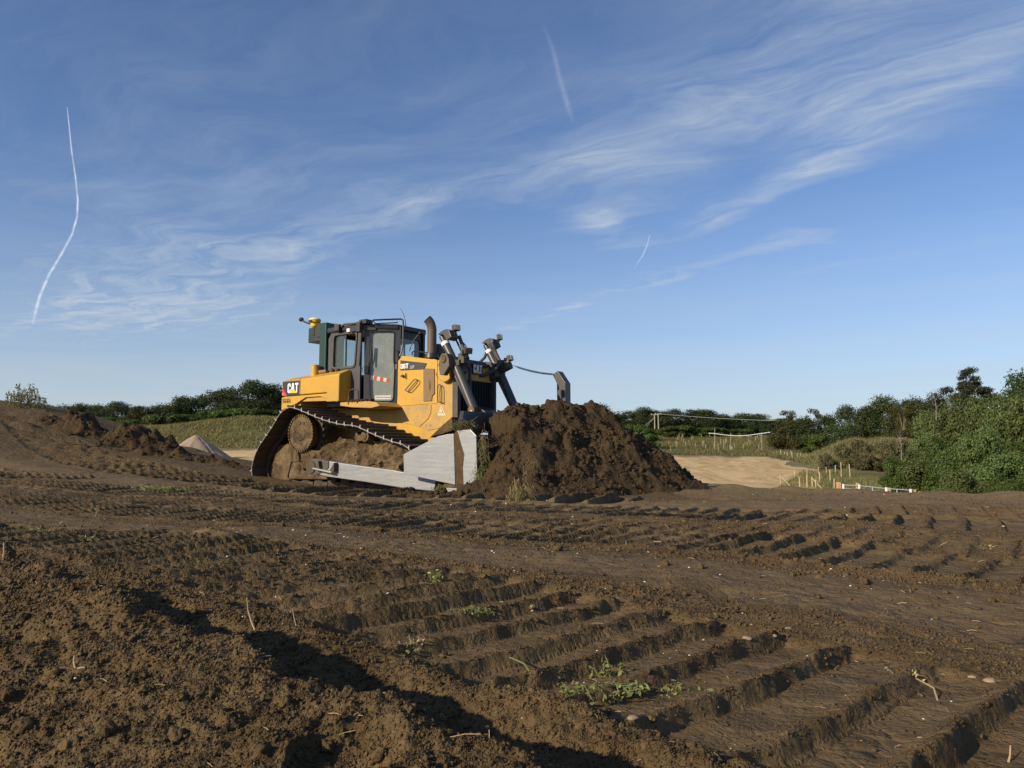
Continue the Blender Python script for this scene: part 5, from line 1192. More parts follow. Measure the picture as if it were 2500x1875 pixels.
# right tree line beyond the meadow
RTT = [('oak1', 1462, 235, 985, 100), ('oak0', 1500, 240, 1010, 130), ('oak2', 1535, 238, 1003, 140), ('oak0', 1575, 236, 992, 110), ('oak1', 1604, 240, 1000, 110), ('oak2', 1650, 238, 998, 140), ('oak0', 1700, 238, 998, 140), ('oak2', 1735, 236, 1000, 140), ('oak1', 1775, 245, 1014, 130),
       ('oak0', 1818, 238, 1008, 130), ('oak2', 1850, 238, 1010, 120), ('oak1', 1885, 245, 1024, 130), ('oak0', 1925, 245, 1020, 130)]
for i, (k, px, Y, yt, w) in enumerate(RTT): plant(k, px, Y, yt, 'dark tree, ' + nth(i, 'far line beyond the meadow'), 'tree', 'trees of the far line beyond the meadow', w)
for i, (px, Y, yt, w) in enumerate(sorted(((1520, 205, 1042, 110), (1560, 195, 1036, 110), (1595, 190, 1046, 90), (1640, 212, 1040, 100), (1680, 215, 1038, 110), (1725, 216, 1042, 100), (1765, 217, 1044, 90), (1485, 200, 1046, 110), (1545, 165, 1062, 90), (1590, 158, 1058, 80), (1810, 220, 1046, 100)))):
    plant('bushf', px, Y, yt, 'bramble bush, ' + nth(i, 'thicket at the meadow edge'), 'bush', 'bushes along the meadow edge', w)
# right-hand wood and willow scrub
for k, px, Y, yt, w, lab, cat, nm in (
    ('oak3', 1925, 150, 1020, 110, 'yellowish tree at the end of the scrub beside the meadow', 'tree', None),
    ('birch', 1930, 151, 1002, 70, 'thin half-bare pale tree rising over the yellowish tree', 'tree', None),
    ('oak1', 1970, 148, 1018, 100, 'green leafy tree beside the yellowish tree', 'tree', None),
    ('bushf', 1985, 136, 1058, 110, 'bright green bush at the foot of the leafy trees', 'bush', None),
    ('oak0', 2015, 146, 1010, 110, 'dark low tree between the yellowish tree and the tall wood', 'tree', None),
    ('birch', 1988, 150, 998, 50, 'nearly bare twiggy tree between two low trees', 'tree', None),
    ('oak2', 2075, 140, 988, 120, 'broad dark tree behind the left side of the weedy mound', 'tree', None),
    ('oak1', 2120, 136, 986, 100, 'narrow dark tree behind the weedy mound', 'tree', None),
    ('oak0', 2165, 134, 964, 130, 'tall rounded dark tree behind the weedy mound', 'tree', None),
    ('oak3', 2200, 130, 972, 110, 'olive tree beside the tall rounded dark tree', 'tree', None),
    ('birch', 2208, 122, 985, 60, 'pale-stemmed birch on the mound crest', 'tree', None),
    ('birch', 2243, 121, 985, 70, 'forked pale birch at the right end of the mound', 'tree', None),
    ('oak1', 2250, 126, 968, 120, 'dark tree behind the forked pale birch', 'tree', None),
    ('oak0', 2295, 122, 955, 120, 'dark tree just left of the pine', 'tree', None),
    ('pine', 2368, 118, 906, 150, 'tall dark pine with flat layered top above the scrub', 'tree', None),
    ('bramble', 2020, 104, 1098, 60, 'small grey bramble on the left flank of the weedy mound', 'bush', None), ('bramble', 2065, 107, 1072, 80, 'bramble near the left shoulder of the weedy mound', 'bush', None), ('bramble', 2110, 108, 1060, 90, 'bramble on top of the weedy mound', 'bush', None), ('bramble', 2150, 107, 1064, 90, 'bramble right of the one on the mound top', 'bush', None), ('bramble', 2195, 104, 1062, 100, 'bramble at the right shoulder of the weedy mound', 'bush', None), ('bramble', 2100, 102, 1100, 90, 'bramble low on the front of the weedy mound', 'bush', None), ('bramble', 2165, 101, 1105, 100, 'bramble at the right foot of the weedy mound', 'bush', None), ('bramble', 2230, 100, 1080, 90, 'bramble between the mound and the willow scrub', 'bush', None),
    ('willow1', 2285, 78, 985, 170, 'grey green willow scrub below the dark tree left of the pine', 'bush', None),
    ('willow0', 2360, 70, 955, 200, 'tall willow scrub directly below the pine', 'bush', None),
    ('oak0', 2490, 84, 905, 200, 'highest tree at the edge of the picture right of the pine', 'tree', None),
    ('willow1', 2440, 62, 945, 230, 'big willow bush right of the pine', 'bush', None),
    ('willow0', 2530, 58, 920, 260, 'huge willow bush at the border of the scrub', 'bush', None),
    ('willow1', 2255, 70, 1045, 150, 'rounded willow bush at the end of the weedy mound', 'bush', None),
    ('haw0', 2190, 62, 1105, 130, 'dark green bush behind the field gate', 'bush', None),
    ('haw1', 2255, 60, 1080, 170, 'dark green bush right of the field gate', 'bush', None),
    ('haw0', 2320, 58, 1062, 180, 'broad dark bush behind the short timber stubs', 'bush', None),
    ('willow0', 2380, 56, 1035, 180, 'dense willow bush in the middle of the scrub', 'bush', None),
    ('haw1', 2430, 52, 1090, 170, 'paler leafy bush in front of the scrub by the soil rim', 'bush', None),
    ('haw0', 2500, 52, 1060, 180, 'leafy bush at the foot of the huge willow', 'bush', None),
    ('haw1', 2350, 50, 1135, 140, 'low bush with yellow flowers beside the soil rim', 'bush', None),
    ('haw0', 2460, 46, 1150, 160, 'low dark bush touching the soil rim', 'bush', None)):
    plant(k, px, Y, yt, lab, cat, 'trees and bushes of the scrub beside the field', w)

def dead_tree(px, py, top, Y, label, seed):
    rg = np.random.default_rng(seed); b, t = at(px, py, Y), at(px, top, Y); h = t[2] - b[2]; root = empty('dead_tree', b, label, 'dead tree')
    MB().tube([(0, 0, -.6), (.04 * h, 0, .45 * h), (-.03 * h, .05, h)], [.05, .035, .012], 6).build('trunk', M['palebark'], root)
    for k in range(7):
        f = .2 + .7 * rg.random(); a = rg.random() * 6.28; L = h * (.25 + .35 * rg.random()); p = np.array((0, 0, f * h)); e = np.array((math.cos(a) * L, math.sin(a) * L, L * (.3 + .6 * rg.random())))
        MB().tube([p, p + e * .5 + rg.normal(size=3) * .06, p + e], [.022, .016, .008], 5).build('branch', M['palebark'], root)
dead_tree(2200, 1104, 1066, 60, 'bare forked dead branch standing up out of the dark bush behind the gate', 3)
dead_tree(2285, 1010, 968, 70, 'bare pale twigs rising over the willow scrub left of the pine', 4)

# ------------------------------------------------------------------ grass
def grass(name, XY, Z, h, w, mat, seed, kind='stuff', label=None, cat=None, lean=.35, seg=1):
    rg = np.random.default_rng(seed); n = len(XY); a = rg.random(n) * 6.28; hh = h * (.45 + .9 * rg.random(n)); lx = lean * hh * rg.normal(size=n); ly = lean * hh * rg.normal(size=n)
    B = np.column_stack([XY, Z - .03]); dx = np.column_stack([np.cos(a), np.sin(a), 0 * a]) * (w * (.6 + .8 * rg.random(n)))[:, None]
    Mi = B + np.column_stack([lx * .35, ly * .35, hh * .6]); T = B + np.column_stack([lx, ly, hh])
    V = np.stack([B - dx, B + dx, Mi + dx * .7, Mi - dx * .7, T], 1).reshape(-1, 3); i = np.arange(n)[:, None] * 5
    F = np.concatenate([i + np.array([[0, 1, 2]]), i + np.array([[0, 2, 3]]), i + np.array([[3, 2, 4]])], 0)
    o = mesh_np(name, V, F, M[mat]); tag(o, label, cat, None, kind if kind == 'stuff' else None); return o
def scatter(n, x0, x1, y0, y1, keep, seed):
    rg = np.random.default_rng(seed); P = np.column_stack([x0 + (x1 - x0) * rg.random(n * 4), y0 + (y1 - y0) * rg.random(n * 4)]); return P[keep(P[:, 0], P[:, 1])][:n]
P_ = scatter(70000, -85, -8, 79, 104, lambda x, y: (x / y < -.13) & (x / y > -.80) & (fbm(x, y, .2, 2, 3) + .25 * fbm(x, y, 1, 2, 4) > -.45), 1)
grass('bank_grass', P_, farland(P_[:, 0], P_[:, 1]), .38, .03, 'bankgrass', 2, lean=.7)
P_ = scatter(60000, 10, 95, 118, 226, lambda x, y: (x / y > .05) & (x / y < .46) & (y > np.interp(x / y, [0, .19, .33, .40, .42], [139, 139, 136, 114, 100])) & (fbm(x, y, .08, 2, 6) > -.5), 3)
grass('meadow_grass', P_, farland(P_[:, 0], P_[:, 1]), .6, .045, 'fieldgrass', 4, lean=.6)
P_ = scatter(12000, 18, 44, 50, 118, lambda x, y: (x / y > .345 + .05 * np.clip((y - 75) / 40, 0, 1)) & (x / y < .50) & (fbm(x, y, .25, 2, 8) > -.3), 5)
grass('verge_grass', P_, farland(P_[:, 0], P_[:, 1]), .38, .025, 'fieldgrass', 6)
# the mound of rank weeds left of the scrub
def mound_h(x, y):
    return 3.5 * np.exp(-(((x - 55) / 8.5) ** 2) ** 1.3 - ((y - 112) / 7) ** 2) + .7 * np.exp(-((x - 48) / 3) ** 2 - ((y - 111) / 6) ** 2) + .45 * fbm(x, y, .35, 3, 21) * np.exp(-((x - 54) / 9) ** 2 - ((y - 111) / 7) ** 2)
def build_mound():
    xs = np.arange(30, 80, .8); ys = np.arange(92, 132, .8); X, Y = np.meshgrid(xs, ys, indexing='ij'); Z = farland(X, Y) + mound_h(X, Y) - .12
    n, m = X.shape; I = np.arange(n * m).reshape(n, m); F = np.stack([I[:-1, :-1], I[1:, :-1], I[1:, 1:], I[:-1, 1:]], -1).reshape(-1, 4)
    o = mesh_np('earth_mound', np.stack([X.ravel(), Y.ravel(), Z.ravel()], -1), F, M['turf'], True); tag(o, kind='structure')
    P = scatter(52000, 32, 78, 96, 126, lambda x, y: mound_h(x, y) > .35, 9)
    grass('rank_weeds', P, farland(P[:, 0], P[:, 1]) + mound_h(P[:, 0], P[:, 1]), .8, .03, 'reed', 10, lean=.5)
build_mound()

# clump of weeds on the bank at the left
def weed_clump():
    rg = np.random.default_rng(5); o0 = np.array(at(60, 985, 24.8))
    root = empty('weed_clump', o0, 'tall pale green weeds growing on the dark bank top against the sky', 'weeds')
    st = MB(); Lc, Ln, Ls = [], [], []
    for px, top in ((18, 958), (28, 948), (36, 950), (45, 938), (50, 935), (56, 944), (62, 940), (71, 934), (76, 946), (82, 938), (88, 955), (66, 950), (40, 955), (25, 962), (98, 962), (104, 968), (110, 972), (86, 948), (54, 950), (74, 955), (33, 958), (47, 958)):
        for rep in range(2):
            Yd = 24.8 + rg.normal() * .5; b = at(px + rg.normal() * 4, 992, Yd); t = at(px + rg.normal() * 3, top + abs(rg.normal()) * 5, Yd); b[2] -= .35
            mid = (b + t) / 2 + rg.normal(size=3) * .04; st.tube([b - o0, mid - o0, t - o0], [.011, .008, .003], 4)
            for k in range(34):
                f = .15 + .85 * rg.random(); c = b * (1 - f) + t * f + rg.normal(size=3) * np.array([.055, .055, .03]) * (1.2 - f * .8); Lc.append(c - o0); Ln.append(rg.normal(size=3) + (0, 0, .3)); Ls.append(.026 + .03 * rg.random())
    st.build('stem', M['weed'], root)
    N = np.array(Ln); N /= np.linalg.norm(N, axis=1)[:, None]; V, F = leaf_quads(np.array(Lc), N, np.array(Ls), rg); mesh_np('foliage', V, F, M['weed'], parent=root)
weed_clump()

# ------------------------------------------------------------------ fences, gate, poles, bars
def fence(rows, label, mat='wood', wires=True):
    """rows: (px, top row, foot row) of each post, found on the land behind"""
    P = [hit(px, yb, 45, 300) for px, yt, yb in rows]; root = empty('fence', P[0], label, 'fence'); o0 = P[0]; tops = []
    for (px, yt, yb), p in zip(rows, P):
        h = (yb - yt) / FPX * p[1]; r = .045 + .012 * rng.random(); q = p - o0; lean = rng.normal(size=2) * .03 * h
        part(MB().tube([q - (0, 0, .3), q + (lean[0], lean[1], h)], [r * 1.05, r], 7), 'post', M[mat], root); tops.append(q + np.array((0, 0, h)))
    if wires:
        for f in (.35, .62, .92):
            w = MB(); pts = [q - np.array((0, 0, 0)) for q in tops]; pts = [np.array((t[0], t[1], (p - o0)[2] + f * (t[2] - (p - o0)[2]))) for t, p in zip(tops, P)]
            w.tube(pts, .006, 4); part(w, 'wire', M['galv'], root)
    return root
fence([(1879, 1101, 1106.5), (1888, 1102, 1109), (1897, 1102, 1111), (1907, 1102, 1113), (1916, 1103, 1115.5), (1922, 1103, 1118), (1934, 1104, 1121), (1946, 1107, 1124), (1962, 1110, 1128.6), (1981, 1121, 1134), (2001, 1124, 1137), (2018, 1128, 1142), (2040, 1136, 1153.6)], 'far row of pale fence stakes curving round the sand field')
fence([(1906, 1098, 1110), (1932, 1100, 1114), (1954, 1106, 1120), (1976, 1112, 1128.6), (1994, 1115, 1131.5), (2012, 1119, 1136), (2034, 1123, 1142), (2054, 1129, 1165), (2076, 1133, 1164)], 'inner row of pale fence stakes along the weedy mound')
fence([(1940, 1149, 1167), (1971, 1143, 1162), (1998, 1140, 1160), (2018, 1140, 1157), (2040, 1138, 1156)], 'short row of stakes crossing the grassy corner')
F_ = fence([(1906, 1159, 1187), (1952.5, 1165, 1193), (1970.5, 1160, 1190), (1984, 1164, 1194), (1992, 1171, 1196), (2001, 1153, 1178), (2027, 1147, 1176), (2037, 1169, 1199)], 'near group of sturdy timber posts with leaning braces left of the gate', wires=False)
def brace(root, a, b):
    o0 = np.array(root.location); p, q = hit(*a, 45, 300) + (0, 0, 1.0), hit(*b, 45, 300) + (0, 0, .05); part(MB().tube([p - o0, q - o0], .045, 6), 'brace', M['wood'], root)
brace(F_, (1907, 1186), (1938, 1196)); brace(F_, (1985, 1194), (2010, 1198))
def gate():
    top = lambda px, py, Y: at(px, py, Y)
    A, B, C, Dp = top(2058.6, 1182, 60), top(2097.5, 1183.5, 57.6), top(2163.5, 1190.5, 54), top(2223, 1194.5, 51)
    root = empty('field_gate', (A[0], A[1], A[2] - 1.2), 'low galvanised metal field gate with pale posts just behind the soil rim', 'gate'); o0 = np.array(root.location)
    for p in (A, B, C, Dp): part(MB().span(tuple(p - o0 + (-.055, -.055, -1.35)), tuple(p - o0 + (.055, .055, .02))), 'gate_post', M['whitebar'], root)
    def leaf(p, q, uprights):
        e = q - p; e2 = e / np.linalg.norm(e); p, q = p + e2 * .12 - (0, 0, .06), q - e2 * .12 - (0, 0, .06); lf = None
        for k, dz in enumerate((0, .26, .5, .72, .92, 1.1)):
            mb = MB().tube([p - o0 - (0, 0, dz), q - o0 - (0, 0, dz)], .030 if k in (0, 5) else .020, 6)
            if lf is None: lf = part(mb, 'gate_leaf', M['galv'], root)
            else: mb.build('gate_rail', M['galv'], lf)
        for f in uprights:
            c = p * (1 - f) + q * f; MB().tube([c - o0 + (0, 0, .0), c - o0 - (0, 0, 1.1)], .025, 6).build('gate_upright', M['galv'], lf)
    leaf(A, B, (0, 1)); leaf(B, C, (0, .5, 1)); leaf(C, Dp, (0, .45, 1))
gate()
FP = empty('fence', at(2047.5, 1195, 60), 'thick orange timber posts standing along the gate and the soil rim', 'fence'); o0 = np.array(FP.location)
for px, yt, Y, w in ((2047.5, 1177, 60.5, .13), (2093, 1179, 58.2, .09), (2169, 1190.5, 54.6, .10), (2230, 1195, 51.2, .12), (2246, 1200, 49, .08), (2306, 1204.5, 46, .08), (2361, 1209, 43.5, .10)):
    p = at(px, yt, Y) - o0; part(MB().span(tuple(p + (-w, -w, -1.5)), tuple(p + (w, w, 0))), 'post', M['rawwood'], FP)

# young-tree stakes in the meadow
def stakes():
    rg = np.random.default_rng(9); mb = MB().span((-.03, -.03, -.2), (.03, .03, .85)); o = None; me = None
    for k in range(58):
        px = 1632 + 250 * rg.random(); y0 = 1066 + 38 * rg.random() ** 1.3
        if px > 1860 and y0 > 1090: continue
        p = hit(px, y0, 120, 260)
        if o is None: o = mb.build('tree_stake', M['wood']); c = o
        else: c = o.copy(); COL.objects.link(c)
        c.location = p; s = .7 + .7 * rg.random(); c.scale = (1.15, 1.15, 1.35 * s); c.rotation_euler = (rg.normal() * .03, rg.normal() * .03, 0)
        tag(c, 'thin pale stake of a young tree in the yellow meadow', 'tree stake', 'stakes of the young trees in the meadow')
stakes()
# bowed white bar on tall posts, for the overhead line
def bar():
    Y = 150; z = lambda px, py: at(px, py, Y)
    root = empty('height_barrier', hit(1784, 1116, 100, 200), 'bowed white bar carried on three tall posts at the edge of the meadow', 'height barrier'); o0 = np.array(root.location)
    pts = [z(1730, 1057.5), z(1745, 1058.5), z(1762, 1061), z(1784, 1063.3), z(1805, 1064.3), z(1830, 1062.5), z(1858, 1058.5), z(1880, 1055.5)]
    part(MB().tube([p - o0 for p in pts], .075, 7), 'crossbar', M['whitebar'], root)
    for px, yt, yb in ((1745, 1046, 1104), (1784, 1057, 1116), (1860, 1056, 1104)):
        p = z(px, yt); b = z(px, yb); part(MB().tube([b - o0 - (0, 0, .6), p - o0], .06, 6), 'post', M['pole'], root)
    s = z(1785, 1096); part(MB().box(s - o0 + (0, -.12, 0), (.52, .03, .9)), 'sign_board', M['pole'], root)
bar()
def pole(px, yt, Y, label, h=9.5, guys=(), arm=True):
    t = at(px, yt, Y); z0 = float(farland(t[0], t[1])); root = empty('utility_pole', (t[0], t[1], z0), label, 'utility pole', 'wooden poles of the overhead line'); hh = t[2] - z0
    part(MB().tube([(0, 0, -.5), (0, 0, hh)], [.20, .15], 8), 'shaft', M['pole'], root)
    if arm:
        part(MB().span((-.9, -.06, hh - .35), (.9, .06, hh - .22)), 'crossarm', M['pole'], root)
        for x in (-.8, 0, .8): part(MB().lathe([(0, .06), (.12, .09), (.2, .05)], (x, 0, hh - .22), 'z', 8), 'insulator', M['whitebar'], root)
    for gx, gy in guys: part(MB().tube([(0, 0, hh - .9), (gx, gy, 0)], .03, 4), 'guy_wire', M['cable'], root)
    return t
p1 = pole(1598, 1010, 195, 'nearer of the two wooden poles right of the soil heap', guys=((-7.5, -2), (-6, -4)))
p2 = pole(1607, 1009, 225, 'farther of the two wooden poles right of the soil heap')
p3 = pole(362, 1002, 150, 'left one of two thin poles before the wood'); p4 = pole(375.5, 1003, 152, 'right one of two thin poles before the wood')
def wire(name, a, b, sag, label, r=.03):
    a, b = np.array(a), np.array(b); t = np.linspace(0, 1, 24)[:, None]; P = a * (1 - t) + b * t - np.array([0, 0, 1]) * (4 * sag * t * (1 - t)); o = MB().tube(P - a, r, 5).build(name, M['cable']); o.location = a; return tag(o, label, 'cable')
wire('overhead_cable', p2 - (0, 0, .1), at(2290, 1027.5, 150), 1.0, 'pale cable sagging from the poles to the right across the dark trees', .032)
wire('overhead_cable', p4 - (0, 0, .1), at(700, 1017, 160), .6, 'thin cable running right from the two thin poles before the wood', .03)
wire('overhead_cable', p3 - (0, 0, .1), p4 - (0, 0, .1), .1, 'short cable joining the two thin poles before the wood', .02)
def lean_mast():
    a, b = at(1484, 1040, 260), at(1503, 974, 260); o = MB().tube([(0, 0, 0), b - a], [.10, .05], 5).build('leaning_mast', M['cable']); o.location = a; tag(o, 'thin grey mast leaning to the right above the far tree line', 'mast')
lean_mast()

# ------------------------------------------------------------------ clods, stones, straw and weeds on the soil
def litter(name, n, mat, seed, size, sub, rough, dmax, keep=None, flat=.75, dmin=.75, sink=.3, big=3.0):
    rg = np.random.default_rng(seed); d = dmin * (dmax / dmin) ** rg.random(n); a = (rg.random(n) - .5) * R(78); X, Y = d * np.sin(a), d * np.cos(a)
    if keep is not None: m = keep(X, Y, rg); X, Y, d = X[m], Y[m], d[m]
    Z = ground_z(X, Y, d * .0022); n = len(X); S = size * (.5 + rg.random(n) ** big * 2.2) * np.clip(d / 3, .55, 2.2); shapes = [rock_mesh(seed * 10 + k, sub, rough, flat) for k in range(6)]; VV, FF, b = [], [], 0
    for i in range(n):
        V, F = shapes[i % 6]; t = rg.random() * 6.28; c, s = math.cos(t), math.sin(t); W = V * S[i]; W = np.column_stack([W[:, 0] * c - W[:, 1] * s, W[:, 0] * s + W[:, 1] * c, W[:, 2]]); VV.append(W + (X[i], Y[i], Z[i] + S[i] * flat * (1 - 2 * sink) * .6)); FF.append(F + b); b += len(V)
    o = mesh_np(name, np.vstack(VV), np.vstack(FF), M[mat], smooth=False); return tag(o, kind='stuff')
def crumbs():
    """loose crumbs lying thick on the soil: thousands of tiny clods set out by geometry nodes"""
    rg = np.random.default_rng(21); n = 680000; d = .62 * (13 / .62) ** (rg.random(n) ** 1.1); a = (rg.random(n) - .5) * R(82); X, Y = d * np.sin(a), d * np.cos(a)
    nn = X * NR[0] + Y * NR[1]; al_ = X * .71 - Y * .70
    w = .34 + 1.0 * np.exp(-((nn - .40) / .36) ** 2) * sstep(-7, -3, al_) * (nn < .74) + .7 * np.exp(-((nn - 1.16) / .10) ** 2) * sstep(-5, -2, al_) + .30 * np.maximum(0, fbm(X, Y, .9, 2, 5))
    for pth, wid in ((SMOOTHROAD, 1.4), (SMOOTHB, .8)):
        S, T = along(X, Y, pth); w = w * (1 - .85 * (abs(T) < wid * .5))
    for pth, wid, pit, dep, brk in TRACKS[:3]:
        S, T = along(X, Y, pth); fr = (S / pit) % 1; w = np.where(abs(T) < wid * .5, np.minimum(w, .03 + .20 * (fr > .6) * (fr < .90)), w) + .22 * np.exp(-((abs(T) - wid * .56) / .06) ** 2)
    m = rg.random(n) < np.clip(w, .015, 1); X, Y, d = X[m], Y[m], d[m]; n = len(X); Z = ground_z(X, Y, d * .0022)
    S = (.0007 + .0013 * rg.random(n) ** 2 + .0035 * rg.random(n) ** 26) * np.clip(d / 1.3, .8, 3.2)
    crumb_cloud('soil_crumbs', np.column_stack([X, Y, Z + S * .25]), S, rg)
crumbs()
litter('flint_chips', 900, 'chip', 4, .0026, 1, .4, 13, flat=.5, big=5)
# larger clods that can be told apart
def on_ground(px, py, lift=0.0):
    r = ray(px, py); lo, hi = .5, 20.0; ds = np.geomspace(.6, 22, 700); Pp = np.array([0, 0, CAMH]) + r * (ds / r[1])[:, None]
    h = ground_z(Pp[:, 0], Pp[:, 1], ds * .0022); i = int(np.argmax(Pp[:, 2] <= h)); return Pp[max(i, 1)] + np.array([0, 0, lift])
CL = []
for k in range(5):
    V, F = rock_mesh(70 + k, 3, .55, .8); me = mesh_np('soil_clod', V, F, M['soil'], True); CL.append(me.data); bpy.data.objects.remove(me)
rgc = np.random.default_rng(12)
CLODS = [(1625, 1382, 20), (1712, 1388, 17), (1362, 1345, 22), (1645, 1342, 14), (925, 1298, 20), (365, 1310, 14), (160, 1420, 10), (270, 1450, 16), (540, 1510, 14), (475, 1512, 18), (850, 1692, 26), (1000, 1735, 30), (1075, 1758, 20), (1190, 1790, 26),
         (130, 1650, 30), (60, 1780, 40), (170, 1830, 42), (430, 1800, 36), (520, 1700, 24), (260, 1790, 40), (350, 1690, 24), (620, 1600, 18), (700, 1720, 28), (640, 1840, 40), (800, 1830, 36), (930, 1850, 36), (330, 1560, 18), (1085, 1605, 18), (1480, 1745, 26), (1590, 1760, 22), (1690, 1830, 26),
         (2110, 1425, 26), (2000, 1412, 14), (1870, 1390, 12), (2310, 1450, 16), (2420, 1470, 18), (2230, 1440, 14), (60, 1510, 22), (230, 1600, 20), (20, 1700, 30), (560, 1560, 14), (745, 1640, 22), (1300, 1690, 14), (1230, 1330, 12), (1180, 1320, 10), (690, 1285, 12), (760, 1290, 9), (1120, 1260, 10), (2060, 1290, 10), (1850, 1300, 10)]
for i, (px, py, s) in enumerate(CLODS):
    p = on_ground(px, py); r = s * .5 / FPX * p[1] * 1.15; o = bpy.data.objects.new('soil_clod', CL[i % 5]); COL.objects.link(o); o.location = p + np.array([0, 0, r * .25]); o.scale = (r, r, r); o.rotation_euler = (rgc.normal() * .3, rgc.normal() * .3, rgc.random() * 6.28)
    tag(o, 'crumbly brown clod of earth lying on the churned soil', 'clod', 'clods of earth lying on the soil')
ST = []
for k in range(3):
    V, F = rock_mesh(90 + k, 2, .25, .55); me = mesh_np('stone', V, F, M['stone'], True); ST.append(me.data); bpy.data.objects.remove(me)
for i, (px, py, s, lab) in enumerate(((2375, 1655, 22, 'pale rounded stone, left one of the pair near the right edge'), (2417, 1665, 34, 'larger pinkish stone of the pair near the right edge'), (1823, 1560, 24, 'orange brown stone on the flat soil above the grooves'), (1890, 1553, 18, 'grey stone beside the orange brown stone'),
                                (1925, 1537, 22, 'flat grey stone right of the orange brown stone'), (2062, 1584, 11, 'small white stone in the middle of the smooth soil'), (1546, 1755, 30, 'reddish stone half sunk in the crumbly edge of the track print'), (1718, 1240, 7, 'white stone at the foot of the soil heap'),
                                (850, 1313, 11, 'orange chip of brick on the soil before the bulldozer'), (2235, 1250, 7, 'small white stone on the far soil at right'), (160, 1505, 9, 'tiny pale stone on the near ridge'), (1886, 1432, 9, 'small pale stone on the middle soil'))):
    p = on_ground(px, py); r = s * .5 / FPX * p[1]; o = bpy.data.objects.new('stone', ST[i % 3]); COL.objects.link(o); o.location = p + np.array([0, 0, r * .15]); o.scale = (r, r * .8, r * .8); o.rotation_euler = (0, 0, rgc.random() * 6.28); tag(o, lab, 'stone', 'stones lying on the soil')
# straw lying about
def straws():
    rg = np.random.default_rng(8); n = 420; d = .9 * (12 / .9) ** rg.random(n); a = (rg.random(n) - .5) * R(78); X, Y = d * np.sin(a), d * np.cos(a); Z = ground_z(X, Y, d * .0022); mb = MB()
    for i in range(n):
        t = rg.random() * 6.28; L = (.012 + .05 * rg.random() ** 2.5) * np.clip(d[i] / 3, .6, 1.8); e = np.array((math.cos(t), math.sin(t), rg.normal() * .25)) * L; c = np.array((X[i], Y[i], Z[i] + .005)); mb.tube([c - e * .5, c + (0, 0, .05 * L), c + e * .5], .0007 * np.clip(d[i] / 2, .7, 2.4), 3, cap=False)
    tag(mb.build('straw_bits', M['straw']), kind='stuff')
straws()
def stick(pts, r, mat, label, Yadd=0.0, name='stick', cat='stick'):
    p0 = on_ground(*pts[0]); P = [p0] + [at(px, py, p0[1] + dy) for px, py, dy in pts[1:]]; o = MB().tube([p - p0 for p in P], np.linspace(r * .6, r * .35, len(P)), 6).build(name, M[mat], smooth=True); o.location = p0; return tag(o, label, cat)
stick([(624, 1542), (613, 1515, .02), (606, 1490, .03), (603, 1460, .02)], .006, 'straw', 'upright pale dead stalk at the edge of the near ridge')
stick([(724, 1532), (718, 1508, .01), (714, 1486, .02)], .003, 'straw', 'thin upright twig right of the pale dead stalk')
stick([(9, 1362), (10, 1345, .0), (10, 1325, .0)], .006, 'straw', 'upright pale twig at the left border of the picture')
stick([(2290, 1712), (2280, 1680, .05), (2240, 1658, .12), (2207, 1652, .2)], .004, 'straw', 'curved pale straw on the ridge of the right groove')
stick([(1315, 1680), (1300, 1650, .1), (1280, 1620, .15), (1245, 1605, .2)], .006, 'tuft', 'long bent green stalk hanging over the track print', cat='plant stalk')
stick([(1462, 1602), (1500, 1604, .05), (1555, 1605, .1)], .004, 'straw', 'pale straw lying across the groove behind the green weeds')
stick([(2462, 1862), (2466, 1845, .0), (2467, 1820, .01)], .004, 'straw', 'upright straw in the bottom right corner')
stick([(2330, 1830), (2300, 1815, .04), (2270, 1800, .08), (2240, 1800, .1)], .003, 'straw', 'forked straw in the bottom right part of the soil')
stick([(185, 1640), (180, 1615, .01), (182, 1600, .02)], .003, 'straw', 'thin pale twig on the near ridge at left')
stick([(190, 1632), (205, 1630, .0), (212, 1620, .02)], .004, 'straw', 'pale broken straw lying beside the thin twig')
stick([(233, 1262), (236, 1250, .0), (232, 1240, .0)], .006, 'straw', 'pale bent twig on the soil far left of the bulldozer')
def weed(px, py, n, spread, h, mat, label, seed, name='grass_tuft', cat='weeds', flat=.0, leaf=.006, ang=None):
    rg = np.random.default_rng(seed); p = on_ground(px, py); s = p[1] / FPX; mb = MB(); Lc, Ln, Ls = [], [], []
    root = empty(name, p, label, cat)
    for i in range(n):
        a = rg.random() * 6.28 if ang is None else ang + rg.normal() * .5; L = h * s * (.5 + .7 * rg.random()); b = np.array((rg.normal() * spread[0] * s, rg.normal() * spread[1] * s, -.01)); e = np.array((math.cos(a), math.sin(a), 0)) * L * (.35 + flat) * rg.random() + np.array((0, 0, L * (1 - flat) * (.4 + .6 * rg.random())))
        m = b + e * .55 + np.array((0, 0, L * .12)); mb.tube([b, m, b + e], [leaf * .32, leaf * .25, leaf * .08], 4, cap=False)
        for k in range(5): f = .3 + .7 * rg.random(); Lc.append(b * (1 - f) + (b + e) * f + rg.normal(size=3) * leaf * .8); Ln.append(rg.normal(size=3) + (0, 0, .6)); Ls.append(leaf * (.6 + .9 * rg.random()))
    o = mb.build('blade', M[mat], root); o['kind'] = 'stuff'; N = np.array(Ln); N /= np.linalg.norm(N, axis=1)[:, None]; V, F = leaf_quads(np.array(Lc), N, np.array(Ls), rg); mesh_np('leaves', V, F, M[mat], parent=root); return root
weed(1430, 1690, 34, (45, 25), 55, 'tuft', 'uprooted green weeds lying in the middle of the track print', 1, flat=.6, leaf=.0075)
weed(1510, 1675, 34, (28, 14), 40, 'tuft', 'flat green weed stems right of the uprooted weeds', 2, flat=.7, leaf=.0075, ang=.4)
weed(1480, 1650, 14, (18, 10), 70, 'tuft', 'tall leafy green weed above the flat weed stems', 3, flat=.2, leaf=.008)
